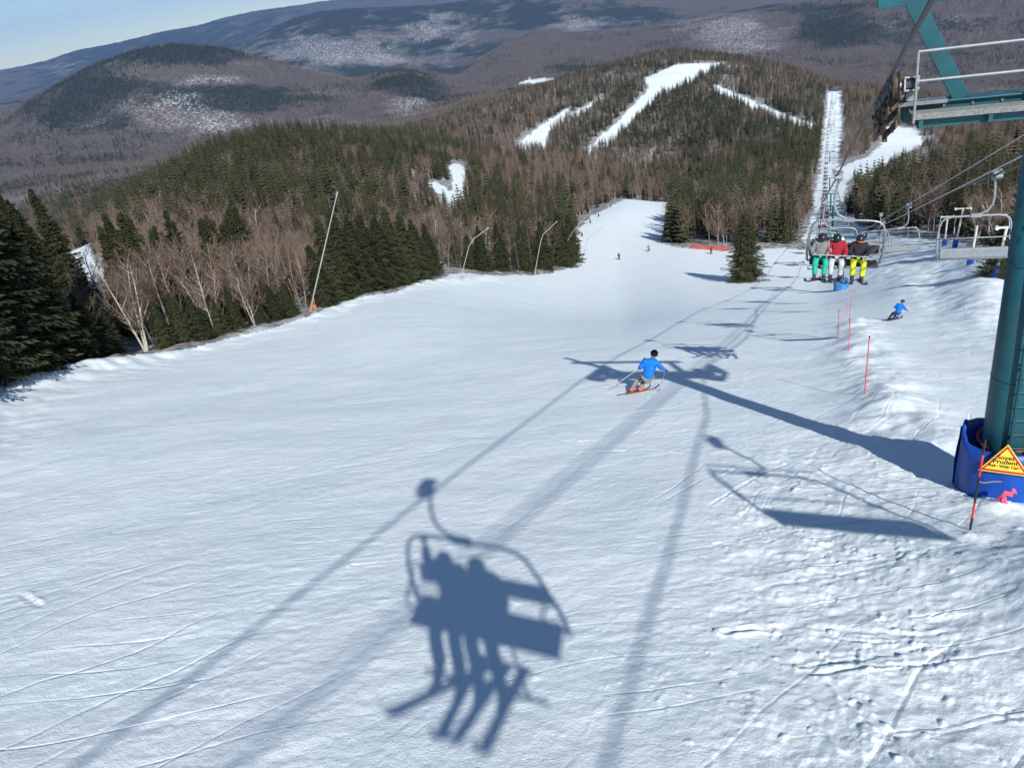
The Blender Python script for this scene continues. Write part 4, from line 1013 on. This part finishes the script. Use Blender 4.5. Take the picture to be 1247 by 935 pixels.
    for i in range(n2):
        for j in range(n1): fs.append((i*n1+j, (i+1)*n1+j, (i+1)*n1+(j+1) % n1, i*n1+(j+1) % n1))
    fs.append(tuple(range(n1))); hm_.add(vs, fs); hm_.build('helmet', helmetm, t, smooth=True)
    g = MB(); arc = []
    for k in range(9):
        a = radians(-68+17*k); arc.append(hc - upd*.03 + f2*(.122*cos(a)) + sdv_*(.112*sin(a)))
    g.tube(arc, [.016,.03,.036,.036,.032,.036,.036,.03,.016], 8); g.build('goggles', goggle or goggm, t, smooth=True)
    if backpack:
        c = Vector(J['chest'])-fwd*.24; b = MB(); b.tube([c-upd*.26, c-upd*.2, c+upd*.12, c+upd*.2], [.08,.15,.14,.07], 10); b.build('backpack', backpack, t, smooth=True)
    return t
def seated(lean=0, hl=None, hr=None, sp=.14, turn=0, drop=0):
    J = dict(pelvis=(0,-.04,.14), chest=(.02*lean,-.12,.44), neck=(.03*lean,-.10,.63), head=(.04*lean+.0,-.05,.76), hipL=(-.11,.02,.11), hipR=(.11,.02,.11),
        kneeL=(-sp-.02,.46,.12), kneeR=(sp+.02,.46,.12), ankL=(-sp,.55,-.34), ankR=(sp,.55,-.34), toeL=(-sp-.03,.74,-.42), toeR=(sp+.03,.74,-.42),
        shL=(-.19,-.10,.555), shR=(.19,-.10,.555), elL=(-.29,.0,.30), elR=(.29,.0,.30), haL=hl or (-.14,.26,.26), haR=hr or (.14,.26,.26))
    return J
def ski_thing(label, M, mat, length=1.65, group=None, pole=False):
    t = thing('ski' , label, 'ski', M, group); m = MB()
    N_ = 14; vs = []; fs = []
    for i in range(N_+1):
        s = i/N_; y = (s-.47)*length; w = .052+.014*(2*s-1)**2-(.04*max(0, s-.93)/.07 if s > .93 else 0); z = .012+(.13*((s-.86)/.14)**2 if s > .86 else 0)
        vs += [(-w,y,z),(w,y,z),(w,y,z+.016),(-w,y,z+.016)]
    for i in range(N_):
        for k in range(4): a = i*4+k; b = i*4+(k+1) % 4; fs.append((a, b, b+4, a+4))
    fs += [(3,2,1,0), tuple(N_*4+k for k in range(4))]; m.add(vs, fs); m.build('ski_body', mat, t)
    m = MB(); m.box((0,.10,.055), (.07,.10,.05)); m.box((0,-.20,.055), (.07,.13,.06)); m.build('binding', black, t)
    return t
def pole_thing(label, a, b, group=None):
    a = Vector(a); b = Vector(b); t = thing('ski_pole', label, 'ski pole', Matrix.Translation(b), group)
    d = (a-b); L = d.length; dn = d.normalized()
    m = MB(); m.tube([(0,0,0), d*.97], .009, 6); m.build('pole_shaft', galv, t)
    m = MB(); m.tube([d*.90, d*1.04], .02, 8); m.build('grip', black, t)
    m = MB(); m.tube([dn*.06, dn*.075], [.045,.04], 10); m.build('basket', black, t)
    return t
PF = Matrix.Rotation(pi, 4, 'Z')      # riders look the way the chair goes (-y of the chair frame)
def seat_rider(chairM, x, label, col, J=None, skis=True, pitch=14, yaws=None, size=1.0, **k):
    M = chairM @ Matrix.Translation((x, -.03, ZS+.0)) @ PF @ Matrix.Scale(size, 4)
    J = J or seated(); J = dict(J)
    p = person(label, M, J, col, **k)
    if skis:
        for s, a in ((('L', random.uniform(-.5,-.1)), ('R', random.uniform(.1,.5))) if yaws is None else (('L', yaws[0]), ('R', yaws[1]))):
            tp = Vector(J['ank'+s]); Ms = M @ Matrix.Translation((tp.x, tp.y+.08, tp.z-.15)) @ Matrix.Rotation(-a, 4, 'Z') @ Matrix.Rotation(radians(pitch), 4, 'X')
            ski_thing('dark ski hanging from the boot of the '+k.get('who', 'rider') if False else 'ski hanging from the boot of a rider on the chair', Ms, skid, 1.6, 'skis of the riders on the chairs')
    return p
M2 = upc.matrix_world.copy()
seat_rider(M2, -.22, 'rider in turquoise trousers and dark grey jacket at the left of the chair', (cGrey, cTeal), backpack=None, goggle=goggm)
seat_rider(M2, .27, 'rider in red jacket and pale grey trousers in the middle of the chair', (cRed, cPale), J=seated(1, hl=(-.2,.3,.3)))
seat_rider(M2, .93, 'rider in black jacket and bright yellow trousers at the right of the chair', (cBlack, cYel), goggle=cOr)
M3 = c41.matrix_world.copy()
seat_rider(M3, -.25, 'rider in pale grey jacket on the chair behind the three riders, outermost', (cPale, cBlack)); seat_rider(M3, .3, 'rider in dark navy jacket on the chair behind the three riders', (cNavy, cBlack)); seat_rider(M3, .9, 'rider in white helmet on the chair behind the three riders', (cGrey, cNavy), helmetm=whitep)
M4 = c67.matrix_world.copy()
seat_rider(M4, -.2, 'rider in dark jacket on the chair close to the second tower', (cNavy, cBlack), skis=False); seat_rider(M4, .5, 'rider in red jacket on the chair close to the second tower', (cRed, cBlack), skis=False)
M1 = own.matrix_world.copy()
TUCK = dict(kneeL=(-.13,.42,.10), kneeR=(.13,.42,.10), ankL=(-.12,.40,-.32), ankR=(.12,.40,-.32), toeL=(-.14,.58,-.38), toeR=(.14,.58,-.38))
# the one who takes the picture, arm stretched to the outer side
inv1 = (M1 @ Matrix.Translation((.10, -.03, ZS)) @ PF @ Matrix.Scale(1.10, 4)).inverted()
hand = inv1 @ Vector(-fw*.16+np.array([0,0,-.05])+rt*0.02)
print('hand local', hand)
Jp = seated(0, sp=.12); Jp['haR'] = tuple(hand); Jp['shR'] = (.2,-.10,.60); e = Vector(Jp['shR']).lerp(hand, .5)+Vector((.04,.10,-.06)); Jp['elR'] = tuple(e); Jp['head'] = (.05,-.04,.78)
for key in ('kneeL','ankL','toeL'): Jp[key] = (Jp[key][0]+.05, Jp[key][1], Jp[key][2])
seat_rider(M1, .10, 'rider holding a small camera out to the side on the chair in the foreground shadow', (cNavy, cBlack), J=dict(Jp, **TUCK), size=1.1, pitch=15, yaws=(-.04,.5))
seat_rider(M1, .62, 'rider sitting in the middle of the chair in the foreground shadow', (cBlack, cGrey), J=dict(seated(0, sp=.12), **TUCK), size=1.1, pitch=16, yaws=(.0,.07))
m = MB(); m.box((0,0,0), (.10,.06,.035)); cb = m.build('compact_camera', black, None, bevel=.004); cb.matrix_world = co_m = Matrix(((rt[0],upv[0],-fw[0],0),(rt[1],upv[1],-fw[1],0),(rt[2],upv[2],-fw[2],0),(0,0,0,1))) @ Matrix.Translation((0,0,.075))
tag(cb, 'small black camera held out at arm\'s length from the nearest lift chair', 'camera')

# nearest skier, carving away down the run
def skier(label, px, py, col, J, skidir, hands=True, scale=1, skimat=skim, bmat=bootm, sub=2, poles=None, roll=0):
    q = hit(px, py); d = Vector((q[0], q[1], 0)).normalized(); X = Vector((d.y, -d.x, 0))
    M = frame(q, X, d) @ Matrix.Scale(scale, 4)
    short = label.split(' skier')[0] if not label.startswith('tiny skier') else 'tiny '+' '.join(label.split()[2:7])
    person(label, M, J, col, bootmat=bmat, glove=cBlack)
    sd = Vector((skidir[0], skidir[1], 0)).normalized()
    for s in 'LR':
        f = M @ Vector(((J['ank'+s][0]+J['toe'+s][0])/2, (J['ank'+s][1]+J['toe'+s][1])/2, 0)); wd = (X*sd.x+d*sd.y).normalized()
        a = f-wd*.6; b = f+wd*.6; za = coarse(np.array(a.x), np.array(a.y)); zb = coarse(np.array(b.x), np.array(b.y)); g0 = gz(f.x, f.y)
        Yd = Vector((wd.x, wd.y, float(zb-za)/1.2)).normalized(); Xd = Yd.cross(Vector((0,0,1))).normalized(); Zd = Xd.cross(Yd)
        Ms = frame((f.x, f.y, g0+.03), Xd, Yd, Zd) @ Matrix.Rotation(roll, 4, 'Y')
        ski_thing('ski under the '+('left' if s == 'L' else 'right')+' boot of the '+short+' skier', Ms, skimat, 1.65)
    for s in 'LR':
        if poles and poles.get(s): pole_thing('ski pole in the '+('left' if s == 'L' else 'right')+' hand of the '+short+' skier', M @ Vector(J['ha'+s]), M @ Vector(poles[s]))
JN = dict(pelvis=(.44,-.02,.66), chest=(.60,.14,1.02), neck=(.69,.22,1.22), head=(.74,.26,1.37), hipL=(.33,.0,.60), hipR=(.53,.0,.60), kneeL=(.10,.30,.42), kneeR=(.34,.32,.36),
    ankL=(-.17,.02,.13), ankR=(.14,.06,.11), toeL=(.0,.19,.08), toeR=(.31,.22,.06), shL=(.42,.18,1.16), shR=(.80,.10,1.12), elL=(.20,.16,.92), elR=(.93,.14,.86), haL=(.22,.40,.82), haR=(1.10,.22,.72), face=(.35,1,-.3))
skier('near skier in bright blue jacket and grey trousers carving down the run', 775, 478, (cBlue, cGrey), JN, (.76,.65), poles={'L':(-.72,.10,.35), 'R':(.80,-.05,.02)}, roll=radians(-28))
m = MB()
def tiny(label, px, py, col, lean=.25, R=None, face=(0,1,0)):
    J = {k: (v[0]*.9, v[1], v[2]) for k, v in JN.items()}
    if lean < 0: 
        J2 = {}
        for k, v in J.items():
            kk = k[:-1]+('R' if k.endswith('L') else 'L') if k[-1] in 'LR' else k
            J2[kk] = (-v[0], v[1], v[2])
        J = J2
    skier(label, px, py, col, J, (-.95 if lean < 0 else .5, .3 if lean < 0 else .86), poles=None, skimat=skid, bmat=bootd, scale=.82)
tiny('distant skier in blue jacket turning on the bumpy run at the right', 1085, 391, (cBlue, cNavy), lean=.3)
JS = dict(pelvis=(0,-.08,.86), chest=(0,.04,1.22), neck=(0,.10,1.42), head=(0,.13,1.56), hipL=(-.1,-.05,.8), hipR=(.1,-.05,.8), kneeL=(-.13,.14,.48), kneeR=(.13,.14,.48), ankL=(-.13,0,.12), ankR=(.13,0,.12), toeL=(-.13,.2,.06), toeR=(.13,.2,.06),
    shL=(-.19,.04,1.34), shR=(.19,.04,1.34), elL=(-.33,.1,1.08), elR=(.33,.1,1.08), haL=(-.34,.35,.98), haR=(.34,.35,.98))
for px, py, lab, cc in ((754,316,'tiny dark skier crossing the middle of the far run', (cNavy, cBlack)), (790,306,'tiny skier near the edge of the wood on the far run', (cGrey, cNavy)), (866,309,'tiny skier standing below the orange net', (cRed, cBlack))):
    skier(lab, px, py, cc, JS, (.4,.9), skimat=skid, bmat=bootd)

# far riders : one simple seated figure, copied
fr_src = None
def far_rider_mesh(col1, col2):
    J = seated(); V = [(*J['pelvis'],.17), (*J['chest'],.19), (*J['neck'],.08), (*J['head'],.12)]; E = [(0,1),(1,2),(2,3)]
    for s in 'LR':
        b = len(V); V += [(*J['sh'+s],.09), (*J['el'+s],.08), (*J['ha'+s],.05)]; E += [(1,b),(b,b+1),(b+1,b+2)]
        b = len(V); V += [(*J['hip'+s],.12), (*J['knee'+s],.10), (*J['ank'+s],.09), (*J['toe'+s],.06)]; E += [(0,b),(b,b+1),(b+1,b+2),(b+2,b+3)]
    o = skin_mesh('person', V, E, col1, None, 1)
    o.data.materials.append(col2)
    for p in o.data.polygons:
        if p.center.z < .16: p.material_index = 1
    return o
fsrc = [far_rider_mesh(a, b) for a, b in ((cNavy, cBlack), (cRed, cBlack), (cGrey, cNavy), (cBlack, cGrey), (cPale, cNavy))]
used_first = set(); first_c = {'up': True, 'dn': True}
def far_line(pts, side):
    tot = sum((Vector(b)-Vector(a)).length for a, b in zip(pts[:-1], pts[1:]))
    # distance at which u is about 92
    s = 128.0 if side == 'up' else 121.0; k = 0
    while s < tot-12:
        p, d = along(pts, s); M = chair_M(side, pos=p, dirv=d)
        src = fc_up if side == 'up' else fc_dn; key = 'up' if side == 'up' else 'dn'
        if first_c[key]: c = src; first_c[key] = False
        else: c = src.copy(); C.objects.link(c)
        c.matrix_world = M
        tag(c, 'small distant loaded lift chair high above the snowy lift cut' if side == 'up' else 'small distant empty lift chair high above the snowy lift cut', 'lift chair', 'far loaded chairs of the lift' if side == 'up' else 'far empty chairs of the lift')
        if side == 'up' and k < 22:
            for x in ((-.2,.4,1.0) if k % 3 else (-.3,.25,.8,1.3)):
                q = random.randrange(len(fsrc)); f = fsrc[q]
                if q in used_first: f = f.copy(); C.objects.link(f)
                used_first.add(q)
                f.matrix_world = M @ Matrix.Translation((x, -.03, ZS)) @ PF
                tag(f, 'tiny rider seated on one of the distant chairs above the lift cut', 'person', 'riders on the far chairs')
        s += random.choice((22, 25, 27)) if side == 'up' else 26; k += 1
far_line(up_pts, 'up'); far_line(dn_pts, 'down')
for q, f in enumerate(fsrc):
    if q not in used_first: bpy.data.objects.remove(f)
# pale wires right of the line
for (v1, z1, lab) in ((5.4, -2.15, 'lower pale wire running down to the right of the lift tower'), (8.3, .35, 'upper pale wire running down to the right of the lift tower')):
    m = MB(); b = Vector(far_pts[0])+Xv*2.7+Vector((0,0,7.6)) if v1 < 6 else Vector(far_pts[0])+Xv*2.4+Vector((0,0,7.9)); a = P3(14.6, v1, z1); dd = (a-b)
    p0 = b+dd*1.7; pts = [p0.lerp(b, k/24)-Vector((0,0,.5*sin(pi*k/24)*.6)) for k in range(25)]
    m.tube(pts, .026, 6); tag(m.build('pale_wire', wirem, None, smooth=True), lab, 'wire', 'pale wires beside the chairlift')

# ------------------------------------------------------------------ marker poles, wires, net, snow lances, T poles
def marker(px, py, h, label, near=False, lean=(0,0), group='bamboo marker poles'):
    q = hit(px, py); t = thing('marker_pole', label, 'marker pole', Matrix.Translation(q), None if near else group)
    L = Vector((lean[0], lean[1], 1)).normalized()
    if near:
        seg = [(-.2,.25,black),(.25,.55,redp),(.55,1.05,black),(1.05,1.45,redp),(1.45,1.72,black)]
        for a, b, mt in seg: m = MB(); m.tube([L*a, L*b], .018, 8); m.build('band', mt, t)
        m = MB(); m.tube([L*.95, L*.95+Vector((.08,-.02,-.03)), L*.95+Vector((.25,0,-.05)), L*.93+Vector((.42,.05,-.10))], .008, 5); m.build('twine', bambo, t)
    else:
        m = MB(); m.tube([L*(-.2), L*h], .016, 7); m.build('stick', redp, t); m = MB(); m.tube([L*(h*.97), L*(h*1.0+.02)], .02, 7); m.build('tip', black, t)
marker(1180, 655, 1.7, 'black and red banded marker pole in front of the blue pad', True, (.03,.0))
marker(1052, 491, 1.9, 'tallest thin red marker pole on the bank left of the tower', False, (.03,0))
for px, py, h, lab in ((1033,434,1.45,'second thin red marker pole above the tallest one'), (1020,417,1.6,'thin pale red marker pole left of the second one'), (1034,402,1.1,'short red marker pole right above the second one')):
    marker(px, py, h, lab)
for px, py, h in ((1031,385,1.0), (1037,372,1.2), (1040,366,1.0)): marker(px, py, h, 'tiny marker stick on the bank below the distant tower pad')
q = hit(1222, 618); t = thing('ribbon', 'torn pink ribbon lying at the foot of the blue pad', 'ribbon', Matrix.Translation(q+np.array([0,0,.06])))
m = MB()
def strip(pts, w):
    vs = []; 
    for p in pts: p = Vector(p); vs += [p, p+Vector(w)]
    m.add(vs, [(2*i, 2*i+1, 2*i+3, 2*i+2) for i in range(len(pts)-1)])
strip([(-.15,-.05,-.05),(-.10,-.1,.07),(-.03,-.06,.10),(.05,-.11,.08),(.11,-.06,.13),(.15,-.08,.09)], (0,.04,.07)); strip([(-.12,-.10,.08),(-.13,-.13,-.0),(-.08,-.15,-.06),(-.10,-.2,-.12)], (.08,.01,.01)); m.build('tape', pinkr, t)
def lance(pix, R, label, thick=.055):
    b = at_range(pix[0][0], pix[0][1], R); ang = atan2(b[0], b[1]); rb = sqrt(b[0]**2+b[1]**2)
    pts = [Vector((0,0,0))]
    for k, (px, py) in enumerate(pix[1:]):
        d = ray(px, py); h = sqrt(d[0]**2+d[1]**2); pts.append(Vector(d*((rb+1.2*(k+1)*0.3)/h))-Vector(b))
    t = thing('snow_lance', label, 'snow gun', Matrix.Translation(b))
    m = MB(); n_ = len(pts); m.tube(pts, [thick*(1-.35*i/(n_-1)) for i in range(n_)], 8); m.build('lance_pole', polem, t)
    m = MB(); d = (pts[-1]-pts[-2]).normalized(); m.tube([pts[-1]-d*.1, pts[-1]+d*.35], [.08,.10], 8); m.build('nozzle_head', polem, t)
    m = MB(); lo = pts[0].lerp(pts[1], .16)
    for a in (0, 2.1, 4.2): m.tube([Vector((.55*cos(a), .55*sin(a), -.3)), lo*1.0], .035, 6)
    m.tube([Vector((.05,0,-.3)), lo], .08, 8); m.build('stand', bambo if R < 100 else polem, t)
    return t
lance([(377,383),(410,238)], 80, 'tall straight grey snow lance leaning right over the birches', .075)
lance([(559,331),(571,300),(577,291),(593,279)], 128, 'bent grey snow lance, left of the pair at the forest edge', .07)
lance([(650,331),(658,296),(661,286),(677,271)], 160, 'bent grey snow lance, right of the pair at the forest edge', .08)
lance([(682,327),(690,296),(697,283),(718,258)], 185, 'faint snow lance right of the bent pair', .07)
lance([(708,306),(716,290),(731,278)], 200, 'small snow lance standing at the bend of the run', .07)
q = at_range(386, 383, 80); t = thing('hose_reel', 'small orange hydrant beside the tall snow lance', 'hydrant', Matrix.Translation(q)); m = MB(); m.cyl((0,0,-.1),(0,0,.5),.08,10); m.build('post', bambo, t); m = MB(); m.box((0,0,.58),(.3,.25,.2)); m.build('valve_box', orangep, t)
for i, (px, py) in enumerate(((703,301),(707,288),(717,272),(727,264),(742,252))):
    q = hit(px+2, py); t = thing('padded_hydrant', 'small dark padded hydrant at the edge of the far run', 'hydrant', Matrix.Translation(q), 'padded hydrants along the far run'); m = MB(); m.cyl((0,0,-.2),(0,0,1.1),.24,10); m.build('pad', black, t); m = MB(); m.cyl((0,0,1.1),(0,0,1.4),.10,8); m.build('cap', galv, t)
# orange net
a, b = hit(842, 303), hit(888, 306); t = thing('safety_net', 'low orange safety net across the far run left of the lone spruce', 'net', Matrix.Translation(a)); dv = Vector(b-a)
for k in range(7):
    p = dv*(k/6); p.z = gz(a[0]+p.x, a[1]+p.y)-a[2]; m = MB(); m.cyl(p-Vector((0,0,.3)), p+Vector((0,0,1.25)), .035, 6); m.build('post', bambo, t)
m = MB()
for k in range(24):
    for z0 in (.15,.35,.55,.75,.95,1.1):
        p = dv*(k/24); r_ = dv*((k+1)/24); p.z = gz(a[0]+p.x, a[1]+p.y)-a[2]; r_.z = gz(a[0]+r_.x, a[1]+r_.y)-a[2]; m.beam(p+Vector((0,0,z0)), r_+Vector((0,0,z0-.03)), .02, .11)
m.build('netting', orangep, t)
def tpole(px, py, tx, ty, cw_, label, pad=True, R=None):
    q = hit(px, py) if R is None else at_range(px, py, R); dd = np.linalg.norm(q); d = ray(tx, ty); h = sqrt(d[0]**2+d[1]**2); rb = sqrt(q[0]**2+q[1]**2); top = Vector(d*rb/h)-Vector(q)
    t = thing('t_pole', label, 'pole', Matrix.Translation(q), 'pale poles of the old lift at the right'); r_ = .11
    m = MB(); m.tube([(0,0,-.5), top], [r_*1.2, r_], 8); m.build('post', whitep, t)
    if cw_: m = MB(); m.beam(top-Xv*cw_/2, top+Xv*cw_/2, .14, .16); m.cyl(top-Xv*cw_/2-Yl*.2, top-Xv*cw_/2+Yl*.2, .16, 8); m.cyl(top+Xv*cw_/2-Yl*.2, top+Xv*cw_/2+Yl*.2, .16, 8); m.build('crossbar', whitep, t)
    if pad: m = MB(); m.tube([(0,0,-.3),(top.x*.2,top.y*.2,top.z*.24)], .36, 10); m.build('pad', bluep, t)
tpole(1162, 303, 1173, 254, 1.9, 'white T shaped pole with blue pad, taller of the two before the trees')
tpole(1150, 299, 1154, 264, 1.7, 'white T shaped pole, smaller one left of the taller')
tpole(1181, 323, 1190, 275, 0, 'plain white post with blue pad under the empty chair')
tpole(1211, 338, 1226, 277, 1.4, 'white post with blue pad nearest to the big tower')
named_tree('sp', 4, 1216, 338, 62, 'low dark spruce standing behind the white posts by the big tower', 'spruce', 2.1)
# lift station at the bottom of the cut, hut on the hill
q = at_range(1016, 113, 1345); t = thing('lift_station', 'dark roofed lift station at the far end of the snowy cut', 'building', Matrix.Translation(q))
m = MB(); m.box((0,0,2), (14,9,4)); m.build('wall', simple('dark_cladding', (.05,.05,.06)), t); m = MB(); m.box((0,0,4.4), (17,12,.7)); m.box((0,0,5.4), (9,7,1.4)); m.build('roof', simple('roof_sheet', (.08,.09,.12)), t)
q = at_range(809, 92, 1700); t = thing('summit_hut', 'small pale hut at the top of the snowy run on the wooded hill', 'building', Matrix.Translation(q))
m = MB(); m.box((0,0,2.2), (13,9,4.4)); m.build('wall', whitep, t); m = MB(); m.add([(-7.5,-5.4,4.3),(7.5,-5.4,4.3),(7.5,5.4,4.3),(-7.5,5.4,4.3),(-7.5,0,7.2),(7.5,0,7.2)], [(0,1,5,4),(2,3,4,5),(0,4,3),(1,2,5),(0,3,2,1)]); m.build('roof', simple('hut_roof', (.10,.12,.16)), t)
m = MB()
for x in (-4,0,4): m.box((x,-4.52,2.4), (1.8,.1,1.6))
m.build('window', black, t)
#@@P2E
# ------------------------------------------------------------------ light, sky, air, camera
w = bpy.data.worlds.new('World'); scene.world = w; w.use_nodes = True; n = w.node_tree
bg = n.nodes['Background']; sk = n.nodes.new('ShaderNodeTexSky'); sk.sky_type = 'NISHITA'; sk.sun_disc = False
el = math.asin(SUN[2]); azs = atan2(SUN[0], SUN[1])
sk.sun_elevation = el; sk.sun_rotation = azs; sk.altitude = 900; sk.air_density = .75; sk.dust_density = .0; sk.ozone_density = 3
n.links.new(sk.outputs[0], bg.inputs[0]); bg.inputs[1].default_value = .07
sl = bpy.data.lights.new('sun', 'SUN'); sl.energy = 4.6; sl.angle = radians(.53); sl.color = (1, .975, .93)
so = bpy.data.objects.new('sun', sl); C.objects.link(so); so.rotation_euler = Vector(SUN).to_track_quat('Z', 'Y').to_euler()
hz = MB(); hz.box((2000, 10500, -250), (44000, 24500, 2300)); hzo = hz.build('haze', simple('haze_air', (1,1,1)))
hm = bpy.data.materials.new('haze_volume'); hm.use_nodes = True; t = hm.node_tree; t.nodes.clear()
ho = t.nodes.new('ShaderNodeOutputMaterial'); hv = t.nodes.new('ShaderNodeVolumePrincipled'); hv.inputs['Color'].default_value = (.30,.55,1,1); hv.inputs['Density'].default_value = HAZE = 3.3e-5; hv.inputs['Anisotropy'].default_value = .2
t.links.new(hv.outputs[0], ho.inputs['Volume']); hzo.data.materials.clear(); hzo.data.materials.append(hm); hzo['kind'] = 'stuff'; hzo['label'] = 'thin blue haze that fades the far mountains'; hzo['category'] = 'haze'
cam = bpy.data.cameras.new('camera'); co = bpy.data.objects.new('camera', cam); C.objects.link(co)
cam.sensor_fit = 'HORIZONTAL'; cam.sensor_width = 36; cam.lens = 36*F/W; cam.clip_start = .05; cam.clip_end = 90000
R = Matrix(((rt[0],upv[0],-fw[0],0),(rt[1],upv[1],-fw[1],0),(rt[2],upv[2],-fw[2],0),(0,0,0,1)))
co.matrix_world = R; scene.camera = co
vs = scene.view_settings; vs.view_transform = 'Standard'; vs.look = 'None'; vs.gamma = 1; vs.use_curve_mapping = False; vs.exposure = .56
cy = scene.cycles; cy.use_denoising = True; cy.volume_bounces = 0; cy.max_bounces = 5; cy.diffuse_bounces = 3; cy.use_adaptive_sampling = True; cy.adaptive_threshold = .02
